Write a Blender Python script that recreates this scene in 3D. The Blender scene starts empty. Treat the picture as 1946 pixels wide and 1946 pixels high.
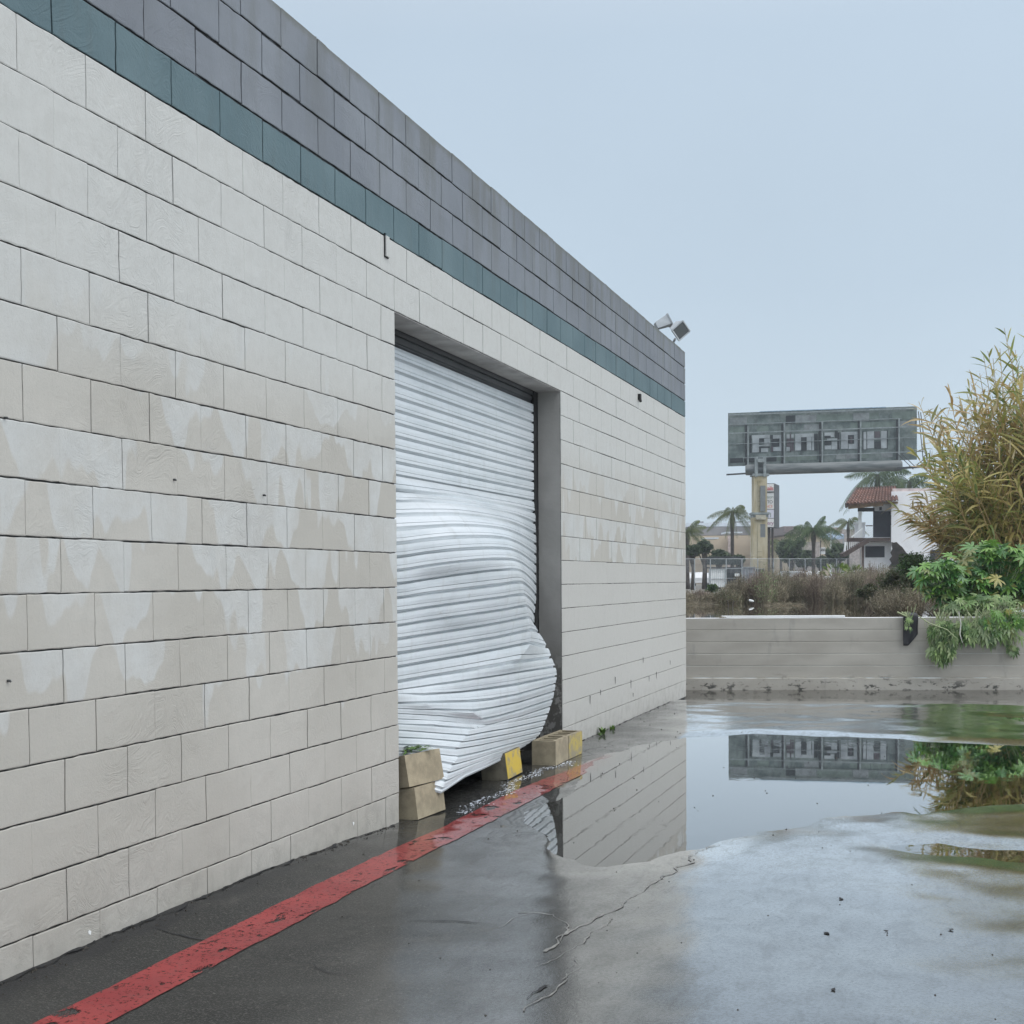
import bpy, math, random
from mathutils import Vector, Matrix, noise
R = random.Random(7)
S = bpy.context.scene
HAZE = True
COL = S.collection
# ------------------------------------------------------------------ camera
F_PX, YAW, PIT, ROLL, CY = 2632.47, 0.305747, -0.032366, -0.006773, 1188.11
O = Vector((3.1163, 0.0, 1.447))
FW = Vector((-math.sin(YAW)*math.cos(PIT), math.cos(YAW)*math.cos(PIT), math.sin(PIT)))
RT = Vector((math.cos(YAW), math.sin(YAW), 0)); UP = RT.cross(FW)
R2 = RT*math.cos(ROLL)+UP*math.sin(ROLL); U2 = UP*math.cos(ROLL)-RT*math.sin(ROLL)
cam = bpy.data.cameras.new('camera'); co = bpy.data.objects.new('camera', cam); COL.objects.link(co)
m = Matrix((R2, U2, -FW)).transposed().to_4x4(); m.translation = O; co.matrix_world = m
cam.sensor_width = 36; cam.lens = F_PX/1946*36; cam.shift_y = (CY-973)/1946; cam.clip_end = 3000; cam.clip_start = .05
S.camera = co
# ------------------------------------------------------------------ world, sun, exposure
SUN_EL, SUN_AZ = math.radians(48), math.radians(98)   # azimuth measured from +Y towards +X
w = bpy.data.worlds.new("World"); S.world = w; w.use_nodes = True
nt = w.node_tree; nt.nodes.clear(); N = nt.nodes.new; L = nt.links.new
wo = N('ShaderNodeOutputWorld'); bg = N('ShaderNodeBackground'); bg.inputs[1].default_value = .1
sky = N('ShaderNodeTexSky'); sky.sky_type = 'NISHITA'; sky.sun_disc = False
sky.sun_elevation = SUN_EL; sky.sun_rotation = SUN_AZ; sky.dust_density = 4
tc = N('ShaderNodeTexCoord'); sx = N('ShaderNodeSeparateXYZ'); L(tc.outputs['Generated'], sx.inputs[0])
cr = N('ShaderNodeValToRGB'); L(sx.outputs[2], cr.inputs[0])
e = cr.color_ramp.elements; e[0].position = 0; e[0].color = (.72, .845, .93, 1); e[1].position = 1; e[1].color = (.80, .84, .90, 1)
for p_, c_ in ((.09, (.63, .755, .86, 1)), (.20, (.55, .672, .79, 1)), (.36, (.525, .642, .765, 1)), (.55, (.72, .78, .87, 1))):
    q = e.new(p_); q.color = c_
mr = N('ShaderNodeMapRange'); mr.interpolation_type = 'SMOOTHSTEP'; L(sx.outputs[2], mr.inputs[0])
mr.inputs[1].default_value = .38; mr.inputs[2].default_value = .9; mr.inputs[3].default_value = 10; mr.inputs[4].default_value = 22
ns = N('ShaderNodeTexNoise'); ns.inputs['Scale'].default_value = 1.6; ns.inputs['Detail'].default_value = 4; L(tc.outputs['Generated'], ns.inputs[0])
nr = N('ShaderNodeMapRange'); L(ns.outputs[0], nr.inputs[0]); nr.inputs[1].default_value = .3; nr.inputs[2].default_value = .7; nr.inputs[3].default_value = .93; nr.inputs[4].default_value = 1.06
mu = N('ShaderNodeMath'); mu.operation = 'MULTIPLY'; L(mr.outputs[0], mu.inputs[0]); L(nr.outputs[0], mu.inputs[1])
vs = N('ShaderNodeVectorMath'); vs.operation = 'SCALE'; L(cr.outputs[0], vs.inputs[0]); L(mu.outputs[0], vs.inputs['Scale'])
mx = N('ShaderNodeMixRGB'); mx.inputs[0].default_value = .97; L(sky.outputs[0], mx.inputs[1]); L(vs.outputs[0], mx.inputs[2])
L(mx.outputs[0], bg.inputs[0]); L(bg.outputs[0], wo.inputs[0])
sl = bpy.data.lights.new('sun', 'SUN'); sl.energy = 1.5; sl.angle = math.radians(50); sl.color = (1, .975, .94)
so = bpy.data.objects.new('sun', sl); COL.objects.link(so)
sd = Vector((math.sin(SUN_AZ)*math.cos(SUN_EL), math.cos(SUN_AZ)*math.cos(SUN_EL), math.sin(SUN_EL)))
so.rotation_euler = sd.to_track_quat('Z', 'Y').to_euler()
S.view_settings.view_transform = 'Standard'; S.view_settings.look = 'None'; S.view_settings.exposure = 0.0; S.view_settings.gamma = 1
S.render.engine = 'CYCLES'

# ------------------------------------------------------------------ helpers
def ray(x, y): return FW*F_PX + R2*(x-973) - U2*(y-CY)
def at(x, y, D): return O + ray(x, y)*(D/F_PX)
def gz(x, y, z=0.0):
    r = ray(x, y); return O + r*((z-O.z)/r.z)
def tag(o, label=None, cat=None, group=None, kind=None):
    if label: o['label'] = label
    if cat: o['category'] = cat
    if group: o['group'] = group
    if kind: o['kind'] = kind
    return o
def empty(name, loc=(0, 0, 0), label=None, cat=None, group=None, rz=0):
    o = bpy.data.objects.new(name, None); COL.objects.link(o); o.location = loc; o.rotation_euler = (0, 0, rz)
    o.empty_display_size = .2
    return tag(o, label, cat, group)
class MB:
    """collects vertices and faces; build() links them as one mesh object"""
    def __init__(s): s.v = []; s.f = []
    def add(s, vs, fs):
        b = len(s.v); s.v += [tuple(v) for v in vs]; s.f += [tuple(b+i for i in f) for f in fs]
    def box(s, a, b, M=None):
        x0, y0, z0 = a; x1, y1, z1 = b
        vs = [Vector(p) for p in ((x0,y0,z0),(x1,y0,z0),(x1,y1,z0),(x0,y1,z0),(x0,y0,z1),(x1,y0,z1),(x1,y1,z1),(x0,y1,z1))]
        if M is not None: vs = [M @ v for v in vs]
        s.add(vs, [(0,3,2,1),(4,5,6,7),(0,1,5,4),(1,2,6,5),(2,3,7,6),(3,0,4,7)])
    def bar(s, p, q, w, h=None, up=Vector((0, 0, 1))):
        p = Vector(p); q = Vector(q); h = h or w; d = (q-p).normalized()
        sd_ = d.cross(up)
        if sd_.length < 1e-3: sd_ = d.cross(Vector((1, 0, 0)))
        sd_.normalize(); u = sd_.cross(d)
        vs = [c + sd_*(i*w/2) + u*(j*h/2) for c in (p, q) for i, j in ((-1,-1),(1,-1),(1,1),(-1,1))]
        s.add(vs, [(3,2,1,0),(4,5,6,7),(0,1,5,4),(1,2,6,5),(2,3,7,6),(3,0,4,7)])
    def tube(s, pts, rad, n=6, cap=True):
        pts = [Vector(p) for p in pts]; k = len(pts)
        rad = rad if isinstance(rad, (list, tuple)) else [rad]*k
        b = len(s.v); prev = None
        for i, p in enumerate(pts):
            d = (pts[min(i+1, k-1)]-pts[max(i-1, 0)]).normalized()
            a = d.cross(Vector((0, 0, 1))) if prev is None else prev - d*prev.dot(d)
            if a.length < 1e-4: a = d.cross(Vector((1, 0, 0)))
            a.normalize(); prev = a; c = d.cross(a)
            for j in range(n):
                t = 2*math.pi*j/n; s.v.append(tuple(p + a*(math.cos(t)*rad[i]) + c*(math.sin(t)*rad[i])))
        for i in range(k-1):
            for j in range(n):
                s.f.append((b+i*n+j, b+i*n+(j+1) % n, b+(i+1)*n+(j+1) % n, b+(i+1)*n+j))
        if cap: s.f.append(tuple(b+j for j in range(n))[::-1]); s.f.append(tuple(b+(k-1)*n+j for j in range(n)))
    def build(s, name, mat, parent=None, smooth=False, loc=None, **kw):
        me = bpy.data.meshes.new(name); me.from_pydata(s.v, [], s.f); me.update()
        if mat: me.materials.append(mat)
        if smooth: me.polygons.foreach_set('use_smooth', [True]*len(me.polygons))
        o = bpy.data.objects.new(name, me); COL.objects.link(o)
        if loc is not None: o.location = loc
        if parent: o.parent = parent
        return tag(o, **kw) if kw else o
def bevel(o, w=.01, seg=2):
    b = o.modifiers.new('bevel', 'BEVEL'); b.width = w; b.segments = seg; b.limit_method = 'ANGLE'; return o
# ---- materials
class NT:
    def __init__(s, name):
        s.m = bpy.data.materials.new(name); s.m.use_nodes = True; s.t = s.m.node_tree
        s.b = s.t.nodes['Principled BSDF']; s.o = s.t.nodes['Material Output']
    def n(s, t, **k):
        x = s.t.nodes.new(t)
        for a, v in k.items(): setattr(x, a, v)
        return x
    def l(s, a, b): s.t.links.new(a, b)
    def val(s, sock, v):
        if hasattr(v, 'is_linked'): s.l(v, sock)
        else: sock.default_value = v
    def math(s, op, a, b=0., c=None, clamp=False):
        x = s.n('ShaderNodeMath', operation=op, use_clamp=clamp); s.val(x.inputs[0], a); s.val(x.inputs[1], b)
        if c is not None: s.val(x.inputs[2], c)
        return x.outputs[0]
    def mix(s, f, a, b, mode='MIX'):
        x = s.n('ShaderNodeMixRGB', blend_type=mode); s.val(x.inputs[0], f)
        for i, c in ((1, a), (2, b)):
            if hasattr(c, 'is_linked'): s.l(c, x.inputs[i])
            else: x.inputs[i].default_value = (*c[:3], 1)
        return x.outputs[0]
    def coord(s, kind='Object', scale=(1, 1, 1), loc=(0, 0, 0), rot=(0, 0, 0)):
        t = s.n('ShaderNodeTexCoord'); mp = s.n('ShaderNodeMapping'); s.l(t.outputs[kind], mp.inputs[0])
        mp.inputs['Scale'].default_value = scale; mp.inputs['Location'].default_value = loc; mp.inputs['Rotation'].default_value = rot
        return mp.outputs[0]
    def noise(s, vec, scale, detail=4, rough=.5, dist=0.):
        x = s.n('ShaderNodeTexNoise'); s.l(vec, x.inputs['Vector']); x.inputs['Scale'].default_value = scale
        x.inputs['Detail'].default_value = detail; x.inputs['Roughness'].default_value = rough; x.inputs['Distortion'].default_value = dist
        return x.outputs[0]
    def mr(s, v, a, b, c=0., d=1., smooth=True):
        x = s.n('ShaderNodeMapRange', interpolation_type='SMOOTHSTEP' if smooth else 'LINEAR'); s.l(v, x.inputs[0])
        for i, q in enumerate((a, b, c, d)): x.inputs[i+1].default_value = q
        return x.outputs[0]
    def bump(s, h, strength=.3, dist=.01, nrm=None):
        x = s.n('ShaderNodeBump'); s.l(h, x.inputs['Height']); x.inputs['Strength'].default_value = strength; x.inputs['Distance'].default_value = dist
        if nrm is not None: s.l(nrm, x.inputs['Normal'])
        return x.outputs[0]
    def set(s, **k):
        for a, v in k.items():
            sock = s.b.inputs[a.replace('_', ' ')]
            if hasattr(v, 'is_linked'): s.l(v, sock)
            elif isinstance(v, (tuple, list)) and len(v) == 3: sock.default_value = (*v, 1)
            else: sock.default_value = v
        return s
def simple(name, col, rough=.7, var=.25, scale=3., bump=.15, bscale=40., metal=0., coat=0., bd=.004):
    t = NT(name); c = t.coord()
    n1 = t.noise(c, scale, 6, .6); f = t.mr(n1, .3, .7)
    t.set(Base_Color=t.mix(f, tuple(x*(1-var) for x in col), tuple(min(1, x*(1+var)) for x in col)), Roughness=rough, Metallic=metal, Coat_Weight=coat)
    if bump: t.set(Normal=t.bump(t.noise(c, bscale, 4), bump, bd))
    return t.m
def leafmat(name, cols, rough=.5, trans=.25):
    """foliage: every leaf takes its own colour out of the list"""
    t = NT(name); g = t.n('ShaderNodeNewGeometry'); r = t.n('ShaderNodeValToRGB'); t.l(g.outputs['Random Per Island'], r.inputs[0])
    r.color_ramp.interpolation = 'LINEAR'; el = r.color_ramp.elements
    for i, c in enumerate(cols):
        p = i/(len(cols)-1)
        if i == 0: q = el[0]; q.position = 0
        elif i == len(cols)-1: q = el[len(el)-1]; q.position = 1
        else: q = el.new(p)
        q.color = (*c, 1)
    n1 = t.noise(t.coord(), 2.2, 3); f = t.mr(n1, .35, .65, .8, 1.15)
    v = t.n('ShaderNodeVectorMath', operation='SCALE'); t.l(r.outputs[0], v.inputs[0]); t.l(f, v.inputs['Scale'])
    t.set(Base_Color=v.outputs[0], Roughness=rough)
    tr = t.n('ShaderNodeBsdfTranslucent'); t.l(v.outputs[0], tr.inputs[0]); ms = t.n('ShaderNodeMixShader'); ms.inputs[0].default_value = trans
    t.l(t.b.outputs[0], ms.inputs[1]); t.l(tr.outputs[0], ms.inputs[2]); t.l(ms.outputs[0], t.o.inputs[0])
    return t.m

# ------------------------------------------------------------------ materials of the near place
C_ = .2032; Z0 = 1.41; Y0 = 4.3692
def wall_material():
    t = NT('painted_block_wall'); tc_ = t.n('ShaderNodeTexCoord'); P = tc_.outputs['Object']
    s = t.n('ShaderNodeSeparateXYZ'); t.l(P, s.inputs[0]); y, z = s.outputs[1], s.outputs[2]
    course = t.math('DIVIDE', t.math('SUBTRACT', z, Z0), C_)
    k = t.math('FLOOR', course); fr = t.math('SUBTRACT', course, k)
    # rain drips: every course starts wet at its top and runs down in tongues
    cv = t.n('ShaderNodeCombineXYZ'); t.l(t.math('MULTIPLY', y, 1.0), cv.inputs[0]); t.l(t.math('MULTIPLY', k, 7.31), cv.inputs[1]); t.l(t.math('MULTIPLY', z, .35), cv.inputs[2])
    tong = t.noise(cv.outputs[0], 4.6, 2, .45)
    cv2 = t.n('ShaderNodeCombineXYZ'); t.l(t.math('MULTIPLY', y, 1.0), cv2.inputs[0]); t.l(t.math('MULTIPLY', k, .9), cv2.inputs[1])
    zone = t.noise(cv2.outputs[0], .9, 2)
    band = t.math('MULTIPLY', t.mr(k, -4.5, -1.5, smooth=True), t.math('SUBTRACT', 1., t.mr(k, 4.5, 7.5)))
    ln = t.math('ADD', t.math('MULTIPLY', t.math('SUBTRACT', tong, .5), 6.5), t.math('ADD', t.math('MULTIPLY', t.math('SUBTRACT', zone, .5), 7.0), .30))
    ln = t.math('SUBTRACT', ln, t.math('MULTIPLY', t.math('SUBTRACT', 1., band), 2.2))
    d = t.math('SUBTRACT', ln, t.math('SUBTRACT', 1., fr))
    wet = t.math('MULTIPLY', t.mr(d, -.10, .12), t.mr(t.noise(P, 4, 5, .6), .25, .7, .45, .95))
    smooth_low = t.math('MULTIPLY', t.math('GREATER_THAN', y, 11.2), t.math('LESS_THAN', k, .5))
    wet = t.math('MULTIPLY', wet, t.math('SUBTRACT', 1., smooth_low))
    big = t.noise(P, .8, 3); 
    beige = t.mix(t.mr(big, .35, .65), (.395, .375, .332), (.44, .422, .38))
    pale = t.mix(t.mr(t.noise(P, 2.3, 4), .35, .65), (.47, .475, .458), (.505, .515, .50))
    up = t.mr(z, 2.1, 2.7)
    beige = t.mix(up, beige, (.485, .487, .463))
    cream = t.mix(t.math('MULTIPLY', wet, t.math('SUBTRACT', 1., t.math('MULTIPLY', up, .6))), beige, pale)
    low = t.math('MULTIPLY', smooth_low, .85); cream = t.mix(low, cream, (.45, .443, .415))
    # dirt near the foot and a few scuffs
    cream = t.mix(t.mr(t.noise(P, 17, 7, .75), .40, .75, 0, .30), cream, (.36, .35, .32))
    cream = t.mix(t.mr(t.noise(t.coord(scale=(1, 6, .5)), 1.7, 6, .7), .52, .78, 0, .35), cream, (.40, .385, .35))
    cream = t.mix(t.mr(t.noise(P, 120, 4, .7), .55, .72, 0, .28), cream, (.25, .24, .22))
    foot = t.math('MULTIPLY', t.mr(z, .45, -.02), t.mr(t.noise(P, 9, 6, .65), .42, .68))
    cream = t.mix(t.math('MULTIPLY', foot, .45), cream, (.24, .225, .20))
    scuff = t.mr(t.noise(t.coord(scale=(1, 2.2, .8)), 3.1, 8, .7), .63, .72)
    cream = t.mix(t.math('MULTIPLY', scuff, .28), cream, (.33, .315, .29))
    teal = t.mix(t.mr(t.noise(P, 1.7, 5), .3, .7), (.075, .125, .14), (.105, .16, .175))
    slate = t.mix(t.mr(t.noise(P, 1.1, 5), .3, .7), (.148, .163, .184), (.195, .213, .236))
    st = t.noise(t.coord(scale=(1, 3.2, .55)), 1.6, 6, .62)
    sm = t.math('MULTIPLY', t.mr(st, .44, .66), t.mr(z, 3.55, 4.25, .3, 1.))
    sm = t.math('MULTIPLY', sm, t.mr(y, 5, 11, .55, 1.))
    slate = t.mix(t.math('MULTIPLY', sm, .8), slate, (.115, .12, .11))
    teal = t.mix(t.math('MULTIPLY', t.mr(st, .5, .7), .4), teal, (.08, .105, .105))
    top = t.mr(t.math('ADD', z, t.math('MULTIPLY', t.noise(P, 6, 5, .7), .12)), 4.255, 4.32)
    slate = t.mix(t.mr(t.noise(P, 14, 7, .75), .45, .75, 0, .3), slate, (.14, .15, .16))
    slate = t.mix(top, slate, (.12, .125, .11))
    c = t.mix(t.math('GREATER_THAN', z, Z0+10*C_), cream, teal)
    c = t.mix(t.math('GREATER_THAN', z, Z0+11*C_), c, slate)
    inner = t.math('LESS_THAN', s.outputs[0], -.0058)
    c = t.mix(t.math('MULTIPLY', inner, t.mr(t.noise(P, 5, 5, .7), .36, .52, .45, 1.)), c, (.02, .02, .02))
    # brushed thick paint
    wv = t.coord(scale=(1, 1, 1)); sw = t.noise(wv, 2.6, 2, .5, .4)
    cb = t.n('ShaderNodeCombineXYZ'); t.l(t.math('ADD', t.math('MULTIPLY', y, 6.), t.math('MULTIPLY', sw, 22.)), cb.inputs[0])
    t.l(t.math('ADD', t.math('MULTIPLY', z, 16.), t.math('MULTIPLY', sw, 30.)), cb.inputs[1]); t.l(k, cb.inputs[2])
    brush = t.noise(cb.outputs[0], 1.9, 5, .62, .6)
    nb = t.bump(brush, .55, .006); patch = t.mr(t.noise(P, 1.3, 3), .42, .62, .12, 1.)
    bn = t.n('ShaderNodeBump'); t.l(brush, bn.inputs['Height']); t.l(patch, bn.inputs['Strength']); bn.inputs['Distance'].default_value = .0045
    lump = t.bump(t.noise(P, 11, 5, .62), .5, .004, bn.outputs[0]); n2 = t.bump(t.noise(P, 70, 5, .7), .6, .0022, lump)
    t.set(Base_Color=c, Roughness=t.math('SUBTRACT', .62, t.math('MULTIPLY', wet, .12)), Normal=n2)
    return t.m
def wet_film(t, P):
    """thin film of rain water over the ground: more of it away from the wall"""
    sw_ = t.n('ShaderNodeSeparateXYZ'); t.l(P, sw_.inputs[0])
    w_ = t.mr(t.math('ADD', t.math('ADD', sw_.outputs[0], t.math('MULTIPLY', sw_.outputs[1], .10)), t.math('MULTIPLY', t.noise(P, .9, 5, .6), 1.0)), 1.65, 3.05, 0., 1.)
    w_ = t.math('MULTIPLY', w_, t.mr(t.noise(P, 2.6, 6, .65), .28, .6, .86, 1.))
    grain = t.math('MULTIPLY', t.mr(t.noise(P, 75, 4, .75), .36, .56, .8, 1.), t.mr(t.noise(t.coord(scale=(1, .4, 1)), 12, 6, .72, .6), .34, .56, .84, 1.))
    calm = t.math('MULTIPLY', t.math('MULTIPLY', t.mr(sw_.outputs[1], 6.2, 7.6), t.mr(sw_.outputs[1], 12.6, 11.6)), t.mr(t.math('ADD', sw_.outputs[0], t.math('MULTIPLY', t.noise(P, 1.4, 4), .5)), 2.1, 1.8))
    near = t.mr(sw_.outputs[1], 7.5, 5.0, 0., 1.)
    rn = t.noise(P, 1.7, 5, .65)
    h = t.noise(P, 95, 4, .75, .2); h2 = t.noise(t.coord(scale=(1, .5, 1)), 13, 4, .55, .8); h3 = t.noise(P, 210, 2, .6)
    rgh = t.math('SUBTRACT', 1., t.math('MULTIPLY', calm, .86))
    b1 = t.n('ShaderNodeBump'); t.l(h2, b1.inputs['Height']); t.l(t.math('MULTIPLY', rgh, .10), b1.inputs['Strength']); b1.inputs['Distance'].default_value = .004
    b2 = t.n('ShaderNodeBump'); t.l(h, b2.inputs['Height']); t.l(t.math('MULTIPLY', rgh, .24), b2.inputs['Strength']); b2.inputs['Distance'].default_value = .0014; t.l(b1.outputs[0], b2.inputs['Normal']); b3 = b2.outputs[0]
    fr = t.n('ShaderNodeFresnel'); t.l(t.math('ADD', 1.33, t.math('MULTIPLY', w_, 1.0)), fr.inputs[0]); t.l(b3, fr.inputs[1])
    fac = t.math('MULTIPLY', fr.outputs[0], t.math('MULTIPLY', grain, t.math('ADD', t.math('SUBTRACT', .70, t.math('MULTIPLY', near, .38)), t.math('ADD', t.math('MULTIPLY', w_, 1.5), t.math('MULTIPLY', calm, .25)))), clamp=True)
    gl = t.n('ShaderNodeBsdfGlossy'); gl.inputs['Color'].default_value = (1, 1, 1, 1); t.l(t.math('MULTIPLY', t.math('ADD', t.mr(rn, .34, .66, .02, .06), t.math('MULTIPLY', near, .015)), t.math('SUBTRACT', 1., t.math('MULTIPLY', calm, .7))), gl.inputs['Roughness']); t.l(b3, gl.inputs['Normal'])
    ms = t.n('ShaderNodeMixShader'); t.l(fac, ms.inputs[0]); t.l(t.b.outputs[0], ms.inputs[1]); t.l(gl.outputs[0], ms.inputs[2]); t.b.inputs['Specular IOR Level'].default_value = .15
    t.l(ms.outputs[0], t.o.inputs[0]); return ms.outputs[0]
def asphalt_material():
    t = NT('wet_asphalt'); P = t.coord()
    s = t.n('ShaderNodeSeparateXYZ'); t.l(P, s.inputs[0])
    a = t.noise(P, 1.0, 6, .62); f = t.noise(P, 130, 3, .7)
    c = t.mix(t.mr(a, .35, .66), (.011, .0115, .011), (.026, .026, .023))
    c = t.mix(t.mr(t.noise(P, .45, 3), .45, .62, 0, .5), c, (.055, .054, .05))
    c = t.mix(t.mr(f, .50, .66, 0, .9), c, (.085, .082, .074))
    c = t.mix(t.mr(t.noise(P, 48, 7, .85), .58, .66, 0, .75), c, (.19, .185, .165))
    c = t.mix(t.mr(t.noise(t.coord(scale=(1, .45, 1), rot=(0, 0, .3)), 9, 7, .8, .5), .60, .66, 0, .7), c, (.008, .008, .008))
    c = t.mix(t.mr(t.noise(P, 2.4, 8, .8, .4), .52, .68, 0, .7), c, (.07, .066, .058))
    seam = t.math('MULTIPLY', t.mr(t.math('ADD', s.outputs[0], t.math('MULTIPLY', t.noise(P, 3, 4), .18)), .24, .15), t.mr(s.outputs[1], 8.5, 7.2))
    c = t.mix(t.math('MULTIPLY', seam, .8), c, (.018, .018, .019))
    t.set(Base_Color=c, Roughness=.55, Normal=t.bump(f, .9, .006))
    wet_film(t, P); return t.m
def red_material():
    t = NT('worn_red_paint'); P = t.coord()
    worn = t.mr(t.noise(t.coord(scale=(1, .55, 1)), 7, 7, .72), .575, .61)
    fine = t.mr(t.noise(P, 60, 4, .7), .56, .64, 0, .75)
    s = t.n('ShaderNodeSeparateXYZ'); t.l(P, s.inputs[0])
    edge = t.mr(s.outputs[1], 10.2, 11.5)
    worn = t.math('MAXIMUM', t.math('MAXIMUM', worn, fine), edge)
    c = t.mix(t.mr(t.noise(P, 3, 5), .3, .7), (.225, .026, .028), (.30, .044, .042))
    c = t.mix(t.mr(s.outputs[1], 5.0, 8.5, 0, .45), c, (.26, .05, .045))
    c = t.mix(t.mr(t.noise(P, 24, 6, .7), .52, .7, 0, .5), c, (.16, .05, .045))
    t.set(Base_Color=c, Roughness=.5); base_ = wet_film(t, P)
    tr = t.n('ShaderNodeBsdfTransparent'); ms = t.n('ShaderNodeMixShader'); t.l(worn, ms.inputs[0])
    t.l(base_, ms.inputs[1]); t.l(tr.outputs[0], ms.inputs[2]); t.l(ms.outputs[0], t.o.inputs[0]); return t.m
def water_material(name, tint=(.9, .92, .9), ripple=.5, ior=1.5, murk=0., mcol=(.1, .08, .05), scale=9., rough=.012, gain=1.):
    t = NT(name); t.t.nodes.remove(t.b); P = t.coord()
    rip = t.noise(t.coord(scale=(1, .8, 1)), scale, 3, .5, .5)
    zone = t.mr(t.noise(P, .7, 2), .45, .7, .06, 1.)
    bn = t.n('ShaderNodeBump'); t.l(rip, bn.inputs['Height']); t.l(t.math('MULTIPLY', zone, ripple), bn.inputs['Strength']); bn.inputs['Distance'].default_value = .0012
    fr = t.n('ShaderNodeFresnel'); fr.inputs[0].default_value = ior; t.l(bn.outputs[0], fr.inputs[1])
    gl = t.n('ShaderNodeBsdfGlossy'); gl.inputs['Roughness'].default_value = rough; gl.inputs['Color'].default_value = (1, 1, 1, 1); t.l(bn.outputs[0], gl.inputs['Normal'])
    tr = t.n('ShaderNodeBsdfTransparent'); tr.inputs[0].default_value = (*tint, 1)
    df = t.n('ShaderNodeBsdfDiffuse'); df.inputs[0].default_value = (*mcol, 1)
    m0 = t.n('ShaderNodeMixShader'); m0.inputs[0].default_value = murk; t.l(tr.outputs[0], m0.inputs[1]); t.l(df.outputs[0], m0.inputs[2])
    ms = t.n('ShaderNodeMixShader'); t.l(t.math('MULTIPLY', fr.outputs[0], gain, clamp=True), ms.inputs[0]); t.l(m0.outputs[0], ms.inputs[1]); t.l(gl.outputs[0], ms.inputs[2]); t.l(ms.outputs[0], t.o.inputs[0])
    return t.m
def shutter_material():
    t = NT('white_painted_steel'); P = t.coord()
    n = t.noise(t.coord(scale=(1, .5, 3)), 2.5, 6, .65)
    c = t.mix(t.mr(n, .4, .7), (.585, .62, .64), (.50, .54, .56))
    c = t.mix(t.mr(t.noise(P, 9, 8, .8), .60, .72, 0, .5), c, (.36, .36, .33))
    c = t.mix(t.mr(t.noise(t.coord(scale=(1, 7, .6)), 2.2, 6, .7), .5, .75, 0, .4), c, (.42, .43, .42))
    t.set(Base_Color=c, Roughness=.27, Specular_IOR_Level=.75, Normal=t.bump(t.noise(P, 3.5, 3), .25, .006)); return t.m
M = {}
M['wall'] = wall_material(); M['asphalt'] = asphalt_material(); M['red'] = red_material()
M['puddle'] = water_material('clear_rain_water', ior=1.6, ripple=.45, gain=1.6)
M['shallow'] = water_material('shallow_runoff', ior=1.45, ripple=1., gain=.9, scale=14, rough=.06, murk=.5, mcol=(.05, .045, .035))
M['pond'] = water_material('muddy_flood_water', ior=1.4, murk=.85, mcol=(.10, .085, .06), ripple=.5, scale=5)
M['shutter'] = shutter_material()
M['dark'] = simple('black_rubber_and_rust', (.012, .012, .012), .7)
M['steel'] = simple('galvanised_steel', (.42, .44, .45), .45, metal=.3)
M['dsteel'] = simple('dark_steel', (.045, .048, .05), .5)
M['soffit'] = simple('soffit_paint', (.32, .31, .295), .8, .3)  # mottled underside colour, darker than the wall's cream
M['roof'] = simple('roof_felt', (.16, .16, .16), .9)
M['tan'] = simple('tan_concrete_block', (.30, .255, .175), .9, .18, 14, .6, 160, bd=.003)
M['tanwet'] = simple('damp_concrete_block', (.15, .135, .10), .85, .25, 14, .6, 160, bd=.003)
M['white'] = simple('white_paint', (.80, .81, .80), .5, .05)

# ------------------------------------------------------------------ ground
POOLS = [
 [(0.85,12.5),(1.43,12.95),(2.09,12.9),(2.86,12.7),(3.73,12.6),(5.6,12.9),(6.2,9.6),(3.57,9.3),(3.21,9.15),(3.0,8.75),(2.83,8.82),(2.61,8.66),(2.33,8.53),(2.28,8.15),(2.05,7.9),(1.91,7.55),(1.78,7.2),(1.66,6.9),(1.45,6.7),(1.15,6.95),(.92,7.5),(.70,8.4),(.55,9.5),(.45,10.6),(.50,11.6)],
 [(3.6,15.1),(4.6,15.3),(6.5,15.0),(6.5,14.2),(4.9,14.5),(4.0,14.6)],
 [(2.85,7.65),(3.05,7.8),(3.3,7.72),(3.9,7.8),(3.9,7.35),(3.45,7.45),(3.2,7.5)],
]
def pdist(x, y, P):
    ins = False; d = 1e9; n = len(P)
    for i in range(n):
        ax, ay = P[i]; bx, by = P[(i+1) % n]
        if (ay > y) != (by > y) and x < (bx-ax)*(y-ay)/(by-ay)+ax: ins = not ins
        ex, ey = bx-ax, by-ay; t = max(0, min(1, ((x-ax)*ex+(y-ay)*ey)/(ex*ex+ey*ey)))
        d = min(d, math.hypot(x-ax-t*ex, y-ay-t*ey))
    return -d if ins else d
def ground_h(x, y):
    nz = noise.noise(Vector((x*1.1, y*.8, 0)))*.010 + noise.noise(Vector((x*3.3, y*3., 5)))*.005 + noise.noise(Vector((x*9, y*9, 9)))*.0022
    if x > 9 or y < -2 or x < -2: return .02+nz-max(0, min(.42, (y-.12*x-16.0)*.076))
    drop = -max(0, min(.42, (y-.12*x-16.0)*.076))
    d = min(pdist(x, y, P) for P in POOLS)
    h = .0 + (max(-.02, d*.09) if d < 0 else min(.016, d*.05))
    h += nz*(1. if d > -.3 else .5)+drop
    if x < 1: h += .062*math.exp(-(max(0, x)/.22)**2)*max(0, min(1, (7.4-y)/1.6))
    return h
def lin(a, b, st): n = max(1, round((b-a)/st)); return [a+(b-a)*i/n for i in range(n)]
FW0, FWS = 22.544, .2241      # far wall line: y = FW0 + FWS*x
xs = lin(-13, -.5, 2.5)+lin(-.5, 5.2, .055)+lin(5.2, 9, .3)+lin(9, 60, 6)+[60.]
ys = lin(-40, -2, 6)+lin(-2, 3.2, .4)+lin(3.2, 22.4, .075)+[22.4]
g = MB()
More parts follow.
